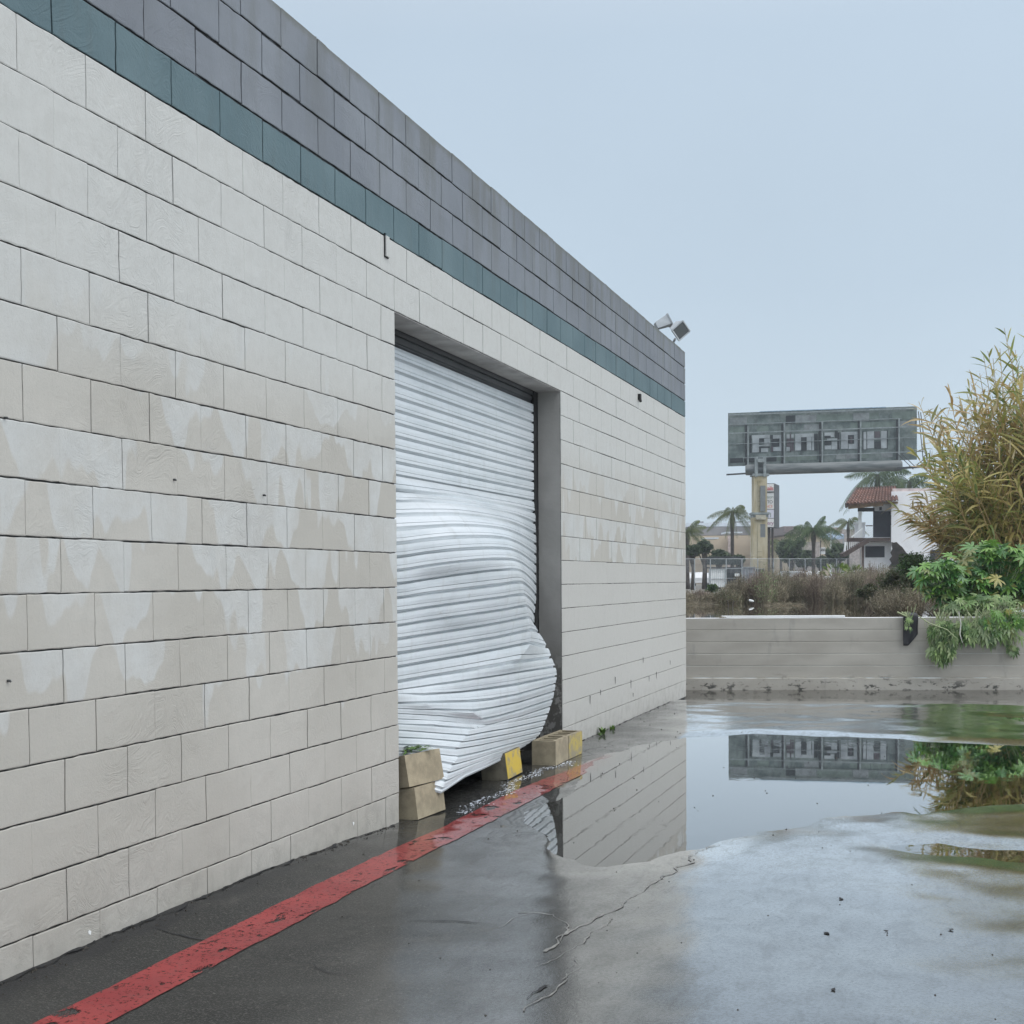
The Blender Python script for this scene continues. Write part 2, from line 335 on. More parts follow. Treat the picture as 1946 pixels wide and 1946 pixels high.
for y_ in ys:
    for x_ in xs:
        y2 = y_ if y_ < 15 else 15+(y_-15)/7.4*(FW0+FWS*x_+.03-15)
        g.v.append((x_, y2, ground_h(x_, y2)))
nx = len(xs)
for j in range(len(ys)-1):
    for i in range(nx-1): g.f.append((j*nx+i, j*nx+i+1, (j+1)*nx+i+1, (j+1)*nx+i))
g.build('ground', M['asphalt'], smooth=True, kind='structure')
pw = MB(); pw.add([(.0, 3.5, 0), (9, 3.5, 0), (9, 17, 0), (.0, 16.4, 0)], [(0, 1, 2, 3)])
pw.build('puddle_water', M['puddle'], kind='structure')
pw = MB(); pw.add([(-6, 17.5, -.355), (14, 18, -.355), (14, FW0+14*FWS, -.355), (-6, FW0-6*FWS, -.355)], [(0, 1, 2, 3)])
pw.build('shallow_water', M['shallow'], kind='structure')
# red fire-lane line
st = MB(); NL = 200
EI = [(2.0,.28),(3.8,.285),(4.4,.29),(5.4,.29),(6.2,.30),(7.2,.315),(8.2,.30),(8.9,.31),(10.4,.38),(11.6,.44)]
def interp(T, y):
    for (a, u), (b, v) in zip(T, T[1:]):
        if y <= b: return u+(v-u)*(y-a)/(b-a)
    return T[-1][1]
for i in range(NL+1):
    y_ = 2.0+9.6*i/NL; x0 = interp(EI, y_)+.02*max(0, min(1, (6-y_)/2))+noise.noise(Vector((0, y_*9, 3)))*.007; wd = .21-.0*y_ - (.07 if y_ > 9 else 0)*min(1, (y_-9)/1.5)
    for j in range(9):
        x_ = x0+wd*j/8 + (noise.noise(Vector((j, y_*9, 8)))*.008 if j == 8 else 0); st.v.append((x_, y_, ground_h(x_, y_)+.0035))
for i in range(NL):
    for j in range(8): a = i*9+j; st.f.append((a, a+1, a+10, a+9))
st.build('painted_red_line', M['red'], smooth=True, kind='structure')
# cracks
def crack(pts, wd, name='pavement_crack', mat='crack'):
    c = MB(); P = []
    for (a, b), (c2, d) in zip(pts, pts[1:]):
        n = max(2, int(math.hypot(c2-a, d-b)/.03))
        for i in range(n): P.append((a+(c2-a)*i/n, b+(d-b)*i/n))
    sd_ = R.random()*99; k = 0
    for i, (x_, y_) in enumerate(P[:-1]):
        dx, dy = P[i+1][0]-x_, P[i+1][1]-y_; l = math.hypot(dx, dy)+1e-9; nx_, ny_ = -dy/l, dx/l
        o_ = noise.noise(Vector((x_*6, y_*6, sd_)))*.05+noise.noise(Vector((x_*25, y_*25, sd_)))*.016
        wv_ = wd*max(.12, .6+noise.noise(Vector((x_*11, y_*11, sd_+9)))*1.3)
        for sgn in (-1, 1):
            qx, qy = x_+nx_*(o_+sgn*wv_/2), y_+ny_*(o_+sgn*wv_/2); c.v.append((qx, qy, ground_h(qx, qy)+.0032))
        if k: b = len(c.v); c.f.append((b-4, b-3, b-1, b-2))
        k += 1
    return c
M['crack'] = simple('crack_grit', (.014, .014, .015), .8)
M['crack_sheen'] = simple('crack_painted_sheen', (.17, .165, .15), .35, .4, 20)  # pale colour paints in the sky's reflection along these cracks
def gp(*px): return [tuple(gz(x, y))[:2] for x, y in px]
ck = MB()
for pts, wd in ((gp((205,1785),(255,1798),(345,1797),(420,1803),(500,1808)), .012), (gp((780,1755),(860,1756),(910,1763),(935,1768)), .012),
                (gp((1000,1905),(1040,1880),(1070,1870)), .010), (gp((560,1835),(620,1855),(700,1862)), .005)):
    c = crack(pts, wd); ck.add(c.v, c.f)
c = crack([(.014, 3.3), (.016, 5.0), (.014, 6.4), (.016, 7.58)], .022); ck.add(c.v, c.f)
c = crack([(.012, 11.4), (.014, 14), (.012, 17.0)], .012); ck.add(c.v, c.f)
ck.build('pavement_crack', M['crack'], kind='structure')
ck = MB()
for pts, wd in ((gp((1030,1815),(1080,1780),(1150,1745),(1200,1715),(1240,1690),(1290,1655),(1330,1625)), .014),
                (gp((1020,1845),(1075,1815),(1110,1800),(1150,1770),(1170,1745)), .010), (gp((985,1740),(1060,1745),(1075,1765),(1075,1800),(1030,1815)), .008),
                (gp((940,1768),(985,1750),(1040,1740)), .005), (gp((1070,1870),(1090,1850),(1080,1820)), .005), (gp((1000,1930),(1050,1890),(1085,1850)), .009),
                (gp((1320,1630),(1345,1612),(1400,1595),(1430,1587)), .010)):
    c = crack(pts, wd); ck.add(c.v, c.f)
ck.build('pale_sheen_crack', M['crack_sheen'], kind='structure')
# foam drifting out from under the door
fm = MB()
for i in range(900):
    y_ = R.uniform(8.0, 10.6); x_ = .225+R.gauss(0, .028)+.03*math.sin(y_*3.1)+.03*math.sin(y_*8); r_ = abs(R.gauss(.0, .0032))+.001
    z_ = max(0, ground_h(x_, y_))+.004; n = 5; a0 = R.random()*6
    fm.add([(x_+math.cos(a0+k*6.28/n)*r_*R.uniform(.6, 1.3), y_+math.sin(a0+k*6.28/n)*r_*R.uniform(.8, 2.4), z_+R.uniform(0, .003)) for k in range(n)], [tuple(range(n))])
fm.build('foam', simple('white_foam', (.62, .66, .72), .3), kind='stuff', label='white foam and bits of debris drifting in a line along the doorway', cat='foam')
# grit and leaf litter
gr = MB()
for i in range(420):
    x_, y_ = R.uniform(.05, 5), R.uniform(3.6, 16.5)
    if i % 3 == 0: x_ = abs(R.gauss(.0, .05))+.01; y_ = R.uniform(3.5, 7.5)
    r_ = R.uniform(.003, .009)*(1.5 if R.random() < .06 else 1); z_ = max(0, ground_h(x_, y_))
    a = R.random()*6
    vs_ = [(x_+math.cos(a+k*2.1)*r_, y_+math.sin(a+k*2.1)*r_*1.3, z_-.001) for k in range(3)]+[(x_, y_, z_+r_*.7)]
    gr.add(vs_, [(0, 1, 3), (1, 2, 3), (2, 0, 3)])
gr.build('grit', simple('dark_grit', (.03, .026, .02), .8), kind='stuff', label='small stones and leaf bits scattered over the wet asphalt', cat='grit')
for i, (px, py) in enumerate(((1597,1715),(1571,1778),(1685,1776),(1583,1893),(1808,1774))):
    c = gz(px, py); r_ = .012; mb_ = MB()
    z_ = max(0, ground_h(c.x, c.y)); a = R.random()*6
    ring = [Vector((c.x+math.cos(a+k)*r_*R.uniform(.5, 1.4), c.y+math.sin(a+k)*r_*R.uniform(.6, 2.0), z_+R.uniform(.001, .006))) for k in range(6)]
    mb_.add(ring+[Vector((c.x, c.y, z_+.0045))], [(k, (k+1) % 6, 6) for k in range(6)])
    mb_.build('dead_leaf', M['dark'], label=['dark curled leaf on the wet asphalt, farthest of the scattered five', 'dark leaf bit on the wet asphalt, left of the middle pair', 'dark leaf bit on the wet asphalt, right of the middle pair', 'dark leaf bit nearest the bottom edge of the photo', 'dark leaf bit farthest right on the open asphalt'][i], cat='leaf', group='dark leaves on the wet asphalt')

# ------------------------------------------------------------------ the warehouse
bld = empty('warehouse', (0, 0, 0), 'long cream painted block warehouse with teal stripe, slate top and buckled roll-up door', 'building')
YE = 17.05; DY0, DY1 = Y0+16*C_, Y0+34*C_; DZ = Z0+8*C_
wl = MB(); JD = -.013
def jit(y, z, a=.0011): return noise.noise(Vector((y*31, z*31, 1.7)))*a
for r in range(-7, 14):
    za, zb = Z0+r*C_, Z0+(r+1)*C_
    u = -14+(r % 2)-2
    while True:
        ya, yb = Y0+u*C_, Y0+(u+2)*C_; u += 2
        if ya > YE: break
        yb = min(yb, YE)
        if r < 8:
            if ya >= DY0-.01 and yb <= DY1+.01: continue
            if ya < DY0 < yb: yb = DY0
            if ya < DY1 < yb: ya = DY1
        if yb-ya < .03: continue
        h = random.Random(hash((r, u)) & 0xffff)
        xo = h.uniform(-.0014, .0014)
        tight = h.random() < .30
        gh = .0026*h.uniform(.6, 1.6); gv = .0007 if tight else .0026*h.uniform(.6, 1.4)
        if ya > 11.2 and r < 1: gv = .0; xo *= .3
        if ya > 11.2 and r < 4: gh *= .75
        if r >= 10: gv = max(gv, .0040); gh *= 2.2
        ny, nz_ = (11, 6) if ya < 9 else (6, 4)
        b = len(wl.v); rag = .0026 if ya < 9 else .001
        for j in range(nz_+1):
            for i in range(ny+1):
                fi = 0 if i == 0 else (1 if i == ny else (.011+.978*(i-1)/(ny-2))); fj = 0 if j == 0 else (1 if j == nz_ else (.018+.964*(j-1)/(nz_-2)))
                yy = ya+gv+(yb-ya-2*gv)*fi; zz = za+gh+(zb-za-2*gh)*fj
                if i in (0, ny) and gv: yy += jit(yy, zz, rag if not tight else .0006)
                if j in (0, nz_): zz += jit(yy+3, zz, rag*1.2)
                if r == 13 and j == nz_: zz += noise.noise(Vector((yy*4, 0, 2)))*.016-.004+min(0, noise.noise(Vector((yy*17, 0, 5))))*.026
                dd = 0
                if j in (0, nz_) or (i in (0, ny) and gv): dd = .0016
                wl.v.append((xo-dd+jit(yy*.3, zz*.4, .002), yy, zz))
        W_ = ny+1
        for j in range(nz_):
            for i in range(ny): wl.f.append((b+j*W_+i, b+j*W_+i+1, b+(j+1)*W_+i+1, b+(j+1)*W_+i))
        rim = [(0, i) for i in range(ny+1)]+[(j, ny) for j in range(1, nz_+1)]+[(nz_, i) for i in range(ny-1, -1, -1)]+[(j, 0) for j in range(nz_-1, 0, -1)]
        c0 = len(wl.v)
        for j, i in rim: q_ = wl.v[b+j*W_+i]; wl.v.append((JD, q_[1], q_[2]))
        n = len(rim)
        for k in range(n):
            j, i = rim[k]; j2, i2 = rim[(k+1) % n]
            wl.f.append((b+j*W_+i, c0+k, c0+(k+1) % n, b+j2*W_+i2))
# solid core behind the joints, with the reveal of the doorway
T = -.205
wl.box((T, -6, -.25), (JD+.0005, DY0-.0015, DZ-.002)); wl.box((T, DY1+.0015, -.25), (JD+.0005, YE-.002, DZ-.002)); wl.box((T, -6, DZ+.0015), (JD+.0005, YE-.002, 4.243))
o = wl.build('block_wall', M['wall'], bld)
x = MB(); x.box((-14, YE-.2, -.3), (T-.002, YE-.003, 4.24)); x.box((-14, -6, -.3), (T-.002, -5.8, 4.24)); x.box((-14, -5.8, -.3), (-13.8, YE-.2, 4.24))
x.build('rear_wall', M['wall'], bld)
x = MB(); x.box((-13.9, -5.9, 4.0), (T-.003, YE-.21, 4.12)); x.build('roof', M['roof'], bld)
x = MB(); x.box((-13.7, -5.7, -.25), (-.3, YE-.3, .012)); x.build('floor', simple('interior_slab', (.06, .05, .045), .5), bld)
# reveal lining: right jamb and lintel soffit, plastered, with a ragged broken foot
rv = MB(); n = 40
for i in range(n+1):
    z_ = -.02+(DZ+.02)*i/n; rg = noise.noise(Vector((z_*14, 0, 0)))*.006
    for j in range(5): rv.v.append((-.200+.192*j/4+(rg*(1 if z_ < 1.0 else .25) if j == 4 else 0), DY1-.004+noise.noise(Vector((z_*7, j*3., 4)))*.003, z_))
for i in range(n):
    for j in range(4): a = i*5+j; rv.f.append((a, a+1, a+6, a+5))
t_ = NT('jamb_plaster'); P_ = t_.coord(); s_ = t_.n('ShaderNodeSeparateXYZ'); t_.l(P_, s_.inputs[0])
brk = t_.math('MULTIPLY', t_.mr(t_.noise(P_, 9, 6, .7), .40, .50), t_.mr(s_.outputs[2], .95, .55))
t_.set(Base_Color=t_.mix(brk, t_.mix(t_.mr(t_.noise(P_, 3, 5), .3, .7), (.24, .235, .22), (.30, .29, .275)), (.10, .095, .085)), Roughness=.8, Normal=t_.bump(t_.noise(P_, 20, 5), .5, .006))
M['jamb'] = t_.m
rv.build('door_jamb', M['jamb'], bld)
x = MB(); x.box((-.2035, DY0+.002, DZ-.006), (-.004, DY1-.006, DZ-.0025)); x.build('lintel_soffit', M['soffit'], bld)
gd = MB(); gd.box((-.33, DY1-.075, -.0), (-.2055, DY1+.0, DZ+.1)); gd.box((-.235, DY1-.10, .70), (-.2055, DY1-.076, DZ+.1)); 
gd.build('door_guide', M['dark'], bld)
gd = MB(); gd.box((-.33, DY0+.0, 0), (-.2065, DY0+.06, DZ+.1)); gd.build('door_guide', M['dark'], bld)
hd = MB(); hd.box((-.75, DY0-.1, DZ-.10), (-.235, DY1+.1, DZ+.35)); hd.build('shutter_hood', M['dsteel'], bld)
sh_ = MB()
for i in range(3): sh_.bar((-.225-.01*i, DY0+.02, DZ-.02-.045*i), (-.225-.01*i, DY1-.02, DZ-.02-.045*i), .02, .03)
sh_.build('weather_strip', M['dsteel'], bld)
# shutter curtain: slat edges (distance along the wall, outward bulge, height)
ROWS = [[(-0.22,8.143,2.005),(-0.16,8.512,2.002),(-0.1,9.045,2.001),(-0.1,9.844,1.994),(-0.14,10.452,2.001),(-0.22,11.2,2.007)],[(-0.19,8.068,1.933),(-0.1,8.355,1.943),(-0.01,8.791,1.949),(0.0,9.537,1.938),(-0.06,10.194,1.932),(-0.22,11.198,1.916)],[(-0.15,7.968,1.838),(-0.05,8.223,1.85),(0.06,8.592,1.862),(0.1,9.229,1.856),(0.02,9.936,1.846),(-0.22,11.214,1.826)],[(-0.11,7.868,1.749),(-0.02,8.143,1.77),(0.1,8.478,1.79),(0.16,9.044,1.792),(0.08,9.742,1.777),(-0.22,11.219,1.741)],[(-0.1,7.842,1.665),(0.0,8.089,1.691),(0.13,8.392,1.714),(0.2,8.92,1.725),(0.12,9.612,1.709),(-0.22,11.217,1.653)],[(-0.1,7.84,1.584),(0.0,8.087,1.613),(0.14,8.362,1.638),(0.22,8.858,1.653),(0.16,9.482,1.639),(-0.22,11.215,1.569)],[(-0.1,7.838,1.502),(0.0,8.085,1.53),(0.14,8.361,1.562),(0.23,8.825,1.581),(0.18,9.445,1.57),(-0.22,11.213,1.488)],[(-0.1,7.836,1.422),(-0.02,8.135,1.45),(0.12,8.415,1.484),(0.22,8.854,1.51),(0.2,9.423,1.505),(-0.22,11.211,1.402)],[(-0.11,7.858,1.336),(-0.02,8.133,1.357),(0.11,8.441,1.381),(0.21,8.883,1.406),(0.21,9.417,1.421),(-0.2,11.142,1.312)],[(-0.11,7.856,1.248),(-0.03,8.157,1.271),(0.1,8.467,1.298),(0.2,8.911,1.322),(0.21,9.459,1.334),(-0.14,10.915,1.231)],[(-0.11,7.873,1.167),(-0.04,8.18,1.187),(0.09,8.493,1.211),(0.18,8.97,1.235),(0.2,9.548,1.254),(-0.1,10.745,1.166)],[(-0.11,7.871,1.083),(-0.05,8.204,1.099),(0.07,8.547,1.124),(0.16,9.029,1.148),(0.19,9.639,1.169),(-0.08,10.677,1.086)],[(-0.11,7.869,0.995),(-0.06,8.228,1.006),(0.06,8.573,1.028),(0.14,9.088,1.048),(0.18,9.715,1.073),(0.0,10.557,1.019)],[(-0.11,7.867,0.914),(-0.06,8.226,0.924),(0.05,8.599,0.945),(0.13,9.117,0.964),(0.17,9.746,0.978),(0.06,10.604,0.898)],[(-0.11,7.863,0.82),(-0.06,8.224,0.826),(0.05,8.575,0.839),(0.12,8.931,0.846),(0.16,9.372,0.85),(0.1,10.554,0.825)],[(-0.11,7.861,0.777),(-0.05,8.196,0.772),(0.054,8.561,0.782),(0.109,8.962,0.784),(0.136,9.42,0.78),(0.109,10.638,0.747)],[(-0.11,7.861,0.76),(-0.04,8.112,0.724),(0.049,8.575,0.706),(0.098,8.993,0.698),(0.131,9.513,0.687),(0.106,10.685,0.669)],[(-0.11,7.877,0.692),(-0.02,8.097,0.68),(0.087,8.66,0.638),(0.109,9.03,0.622),(0.131,9.592,0.614),(0.094,10.681,0.613)],[(-0.11,7.876,0.662),(0.0,8.197,0.631),(0.101,8.629,0.58),(0.108,9.032,0.565),(0.114,9.643,0.554),(0.076,10.712,0.548)],[(-0.11,7.875,0.631),(0.011,8.266,0.586),(0.108,8.888,0.504),(0.108,9.197,0.493),(0.103,9.787,0.492),(0.06,10.72,0.484)],[(-0.11,7.875,0.598),(0.013,8.258,0.548),(0.094,8.904,0.459),(0.094,9.239,0.45),(0.09,9.718,0.442),(0.045,10.696,0.426)],[(-0.11,7.874,0.568),(0.009,8.171,0.528),(0.09,8.604,0.463),(0.094,8.997,0.448),(0.09,9.506,0.423),(0.045,10.626,0.371)],[(-0.11,7.873,0.528),(0.009,8.17,0.482),(0.094,8.526,0.427),(0.099,8.89,0.411),(0.09,9.453,0.381),(0.04,10.578,0.328)],[(-0.11,7.872,0.484),(0.009,8.131,0.445),(0.094,8.419,0.396),(0.099,8.82,0.374),(0.09,9.35,0.345),(0.036,10.53,0.285)],[(-0.11,7.871,0.441),(0.009,8.072,0.409),(0.099,8.323,0.365),(0.099,8.752,0.338),(0.09,9.25,0.314),(0.036,10.453,0.25)],[(-0.11,7.875,0.4),(0.013,8.06,0.364),(0.108,8.328,0.314),(0.103,8.737,0.292),(0.09,9.249,0.272),(0.032,10.361,0.221)],[(-0.11,7.878,0.366),(0.013,8.021,0.332),(0.108,8.215,0.276),(0.103,8.648,0.261),(0.09,9.15,0.249),(0.027,10.228,0.206)],[(-0.11,7.877,0.333),(0.013,7.964,0.292),(0.112,8.132,0.235),(0.103,8.582,0.231),(0.09,9.077,0.224),(0.027,10.112,0.198)],[(-0.11,7.876,0.296),(0.013,7.944,0.244),(0.117,8.06,0.194),(0.103,8.516,0.204),(0.09,9.029,0.203),(0.022,10.013,0.188)],[(-0.11,7.875,0.266),(0.013,7.925,0.216),(0.117,8.01,0.155),(0.103,8.494,0.186),(0.09,8.981,0.187),(0.022,9.957,0.177)]]
base = []
zt = 2.92
while zt > 2.05: base.append([(-.225, DY0+.03, zt), (-.225, 8.3, zt), (-.225, 9.2, zt), (-.225, 10.0, zt), (-.225, 10.6, zt), (-.225, 11.19, zt)]); zt -= .0815
for rr in ROWS: base.append(rr)
def resample(pts, n):
    P = [Vector(p) for p in pts]
    P = [Vector((-.225, DY0+.02, P[0].z))] + P
    d = [0]
    for a, b in zip(P, P[1:]): d.append(d[-1]+(b-a).length)
    out = []; k = 0
    # parameter: match control points to fixed fractions so that neighbouring slats line up
    K = len(P)
    for i in range(n+1):
        s = i/n*(K-1); j = min(int(s), K-2); f = s-j
        p0, p1, p2, p3 = P[max(j-1, 0)], P[j], P[j+1], P[min(j+2, K-1)]
        cm = .5*((2*p1)+(p2-p0)*f+(2*p0-5*p1+4*p2-p3)*f*f+(3*p1-p0-3*p2+p3)*f*f*f); out.append(cm.lerp(p1.lerp(p2, f), LINEAR))
    return out
NS = 90
rows = []
for ri_, r_ in enumerate(base):
    LINEAR = .0 if ri_ < 19 else min(.85, .25+(ri_-19)*.12); rows.append(resample(r_, NS))
PROF = [(0.0, -.015), (.03, .010), (.25, .0125), (.47, .0125), (.49, -.006), (.525, -.006), (.545, .012), (.73, .0125), (.79, .0), (.95, -.015)]
sc = MB(); cols = NS+1
for i in range(len(rows)-1):
    for (f, off) in PROF:
        # smooth the sheet between slat edges
        for j in range(cols):
            a, b = rows[i][j], rows[i+1][j]
            p = a.lerp(b, f)
            jm, jp = max(j-1, 0), min(j+1, NS)
            tx = (rows[i][jp]-rows[i][jm]); tz = (b-a)
            nrm = tx.cross(tz); nrm = nrm.normalized() if nrm.length > 1e-7 else Vector((1, 0, 0))
            if nrm.x < 0: nrm = -nrm
            sc_ = min(1, (b-a).length/.075)
            q = p+nrm*off*sc_
            sc.v.append(tuple(q))
nr_ = (len(rows)-1)*len(PROF)
for i in range(nr_-1):
    for j in range(NS): a = i*cols+j; sc.f.append((a, a+1, a+cols+1, a+cols))
sho = sc.build('roll_up_door', M['shutter'], bld, smooth=False, label='white steel roll-up door buckled outwards at its foot')
so_ = sho.modifiers.new('solid', 'SOLIDIFY'); so_.thickness = .003; so_.offset = -1
bb = MB(); bt = rows[-1]; bb.tube([p+Vector((-.005, 0, -.012)) for p in bt[6::3]], .014, 6); bb.build('bottom_bar', M['shutter'], sho)
# small fixings on the wall
bk = MB()
p0 = Vector((.0, 7.50, 3.47)); 
bk.box((.001, 7.475, 3.325), (.012, 7.525, 3.455)); bk.build('wall_bracket', M['wall'], bld)
bk = MB(); bk.box((.001, 7.468, 3.325), (.006, 7.474, 3.455)); bk.box((.001, 7.468, 3.318), (.006, 7.525, 3.324)); bk.build('conduit_stub', M['dark'], bld)
bk = MB(); bk.box((.0, 14.30, 3.33), (.03, 14.35, 3.39)); bk.tube([(.02, 14.32, 3.34), (.03, 14.30, 3.31)], .016, 6); bk.build('wall_fixture', M['dark'], bld)
for y_, z_ in ((4.03,2.80),(4.06,2.02),(4.05,1.11),(5.15,1.88),(5.95,1.86)):
    b_ = MB(); b_.tube([(.0, y_, z_), (.010, y_, z_), (.014, y_+.002, z_-.004)], [.005, .005, .003], 7); b_.build('bolt', M['dsteel'], bld)
for y_, z_, r_ in ((6.95,.12,.014),(4.5,.12,.014)):
    b_ = MB(); n = 7; b_.add([(.0025, y_+math.cos(k*.9)*r_*R.uniform(.4, 1), z_+math.sin(k*.9)*r_*R.uniform(.5, 1.6)) for k in range(n)], [tuple(range(n))]); b_.build('paint_chip', M['white'], bld)
for y_, z_, l_ in ((13.2,.50,.08),(13.9,.42,.1),(14.8,.40,.07),(15.2,.42,.09),(12.2,.40,.09),(12.6,.42,.06),(14.0,.28,.05),(16.0,.5,.06),(14.5,.62,.07)):
    b_ = MB(); b_.add([(.002, y_, z_), (.002, y_+.03, z_-.01), (.002, y_+.022, z_-l_), (.002, y_+.008, z_-l_*.8)], [(0, 1, 2, 3)]); b_.build('paint_chip', M['dark'], bld)
# floodlights on the roof corner
def flood(name, base_, yaw, tilt, roll, lab, a_=.085):
    e_ = empty(name, base_, lab, 'floodlight', 'floodlights on the roof corner')
    arm = MB(); arm.tube([(0, 0, 0), (0, 0, .07), Vector((0, 0, .10))+Vector((math.sin(yaw), -math.cos(yaw), 0))*.05], .016, 6); arm.build('arm', M['steel'], e_)
    Mx = Matrix.Translation((math.sin(yaw)*.13, -math.cos(yaw)*.13, .20)) @ Matrix.Rotation(yaw, 4, 'Z') @ Matrix.Rotation(tilt, 4, 'X') @ Matrix.Rotation(roll, 4, 'Y')
    hs = MB()
    fr, bk_ = a_, a_*.62
    vs_ = [Mx @ Vector(v) for v in ((-fr,-.07,-fr),(fr,-.07,-fr),(fr,-.07,fr),(-fr,-.07,fr),(-bk_,.10,-bk_),(bk_,.10,-bk_),(bk_,.10,bk_),(-bk_,.10,bk_))]
    hs.add(vs_, [(4,7,6,5),(0,4,5,1),(1,5,6,2),(2,6,7,3),(3,7,4,0)])
    for s1, s2 in (((-1,-1),(1,-1)),((1,-1),(1,1)),((1,1),(-1,1)),((-1,1),(-1,-1))):
        hs.bar(Mx @ Vector((s1[0]*fr, -.073, s1[1]*fr)), Mx @ Vector((s2[0]*fr, -.073, s2[1]*fr)), .016)
    hs.build('housing', M['steel'], e_)
    gl_ = MB(); gl_.add([Mx @ Vector(v) for v in ((-a_*.94,-.072,-a_*.94),(a_*.94,-.072,-a_*.94),(a_*.94,-.072,a_*.94),(-a_*.94,-.072,a_*.94))], [(0,1,2,3)]); gl_.build('lens', M['lens'], e_)
t_ = NT('floodlight_glass'); t_.set(Base_Color=(.06, .075, .08), Roughness=.12); M['lens'] = t_.m
flood('floodlight', (-.08, 16.70, 4.25), math.radians(38), math.radians(22), math.radians(45), 'grey floodlight turned on its corner, dark glass facing the camera, right on the roof corner')
flood('floodlight', (-.20, 16.05, 4.25), math.radians(120), math.radians(-25), math.radians(10), 'white floodlight facing away, left of the pair on the roof corner', .062)

# ------------------------------------------------------------------ loose concrete blocks
def cinder(loc, rz, tilt, mats, label, L_=.40, W_=.19, H_=.19, holes=2, hollow_top=True, tag_group='loose concrete blocks by the door', face_paint=None, axis='Y'):
    e_ = empty('concrete_block', loc, label, 'block', tag_group)
    Mx = Matrix.Rotation(rz, 4, 'Z') @ Matrix.Rotation(tilt, 4, 'Y')
    b_ = MB(); t_w = .030; n = holes
    b_.box((-W_/2, -L_/2, 0), (-W_/2+t_w, L_/2, H_), Mx); b_.box((W_/2-t_w, -L_/2, 0), (W_/2, L_/2, H_), Mx)
    for i in range(n+1):
        c_ = -L_/2+t_w/2+(L_-t_w)*i/n; b_.box((-W_/2+t_w, c_-t_w/2, .0), (W_/2-t_w, c_+t_w/2, H_-.0 if i in (0, n) else H_-.004), Mx)
    o_ = b_.build('block_body', mats, e_); 
    mg = o_.modifiers.new('weld', 'WELD'); mg.merge_threshold = .0005
    if face_paint:
        f_ = MB(); f_.box((W_/2+.0005, -L_/2+.004, .004), (W_/2+.003, L_/2-.004, H_-.004), Mx); f_.build('painted_face', face_paint, e_)
    return e_
YEL = NT('worn_yellow_paint'); P_ = YEL.coord(); YEL.set(Base_Color=YEL.mix(YEL.mr(YEL.noise(P_, 16, 7, .7), .45, .62), (.52, .37, .045), (.30, .25, .14)), Roughness=.7, Normal=YEL.bump(YEL.noise(P_, 90, 4), .5, .002))
PY = NT('faded_yellow_paint'); P_ = PY.coord(); PY.set(Base_Color=PY.mix(PY.mr(PY.noise(P_, 12, 7, .7), .40, .58), (.42, .33, .09), (.27, .235, .16)), Roughness=.8)
tl = math.radians(-7)
cinder((.010, 7.90, ground_h(.02, 7.9)-.005), math.radians(-4), tl, M['tan'], 'tan concrete block at the bottom of the leaning stack of two by the door jamb')
cinder((-.012, 7.895, ground_h(.02, 7.9)+.186), math.radians(-11), math.radians(-10), M['tan'], 'tan concrete block on top of the leaning stack of two, green leaves lying on it')
cinder((.02, 9.56, ground_h(.02, 9.5)-.002), math.radians(2), tl, M['tanwet'], 'single damp concrete block with a worn yellow face in the middle of the doorway', face_paint=YEL.m)
cinder((.125, 10.46, ground_h(.12, 10.4)-.003), math.radians(1), 0, M['tan'], 'plain tan hollow block, nearer of the two set end to end right of the doorway', holes=3)
cinder((.125, 10.87, ground_h(.12, 10.8)-.003), math.radians(-1), 0, M['tan'], 'faded yellow hollow block, farther of the two end to end right of the doorway', holes=3, face_paint=PY.m)
# leaves and weeds
def blade(mb, p, d, ln, wd, up=Vector((0, 0, 1)), seg=3, droop=.5):
    p = Vector(p); d = Vector(d).normalized(); s_ = d.cross(up)
    s_ = s_.normalized() if s_.length > 1e-3 else Vector((1, 0, 0)); b = len(mb.v)
    for i in range(seg+1):
        f = i/seg; w_ = wd*(1-f)**.7*(.55+.45*min(1, f*4)) if f < 1 else 0
        q = p+d*ln*f-Vector((0, 0, 1))*droop*ln*f*f
        if i < seg: mb.v += [tuple(q-s_*w_/2), tuple(q+s_*w_/2)]
        else: mb.v.append(tuple(q))
    for i in range(seg-1): mb.f.append((b+2*i, b+2*i+1, b+2*i+3, b+2*i+2))
    mb.f.append((b+2*seg-2, b+2*seg-1, b+2*seg))
M['weed'] = leafmat('weed_leaf', [(.05, .11, .02), (.10, .20, .03), (.16, .26, .06)])
lf = MB()
for i in range(26):
    a = R.random()*6.28; lf_p = (R.uniform(-.06, .05), R.uniform(7.80, 8.02), .40+R.uniform(0, .03)); blade(lf, lf_p, (math.cos(a), math.sin(a), .35), R.uniform(.05, .10), R.uniform(.03, .05), seg=3, droop=.5)
lf.build('leaf_sprig', M['weed'], label='sprig of broad green leaves lying on the top block of the leaning stack', cat='leaves')
for (px, py, s_, lb) in ((1106,1396,.15,'small broad-leaved weed at the wall foot beside the hollow blocks'), (1135,1388,.10,'tiny weed at the wall foot just past the hollow blocks'), (1122, 1398, .06, 'smallest weed, between the two others at the wall foot')):
    c = gz(px, py); c.x = .04; wd_ = MB()
    for i in range(14): a = R.random()*6.28; blade(wd_, (c.x+R.uniform(-.01, .02), c.y+R.uniform(-.03, .03), .01), (math.cos(a)*.5, math.sin(a)*.6, 1.1), s_*R.uniform(.5, 1), s_*.28, seg=3, droop=.35)
    wd_.build('weed', M['weed'], label=lb, cat='weed', group='weeds at the wall foot')

# ================================================================== beyond the lot
def frnt(P, D): return P
FIELD = .70
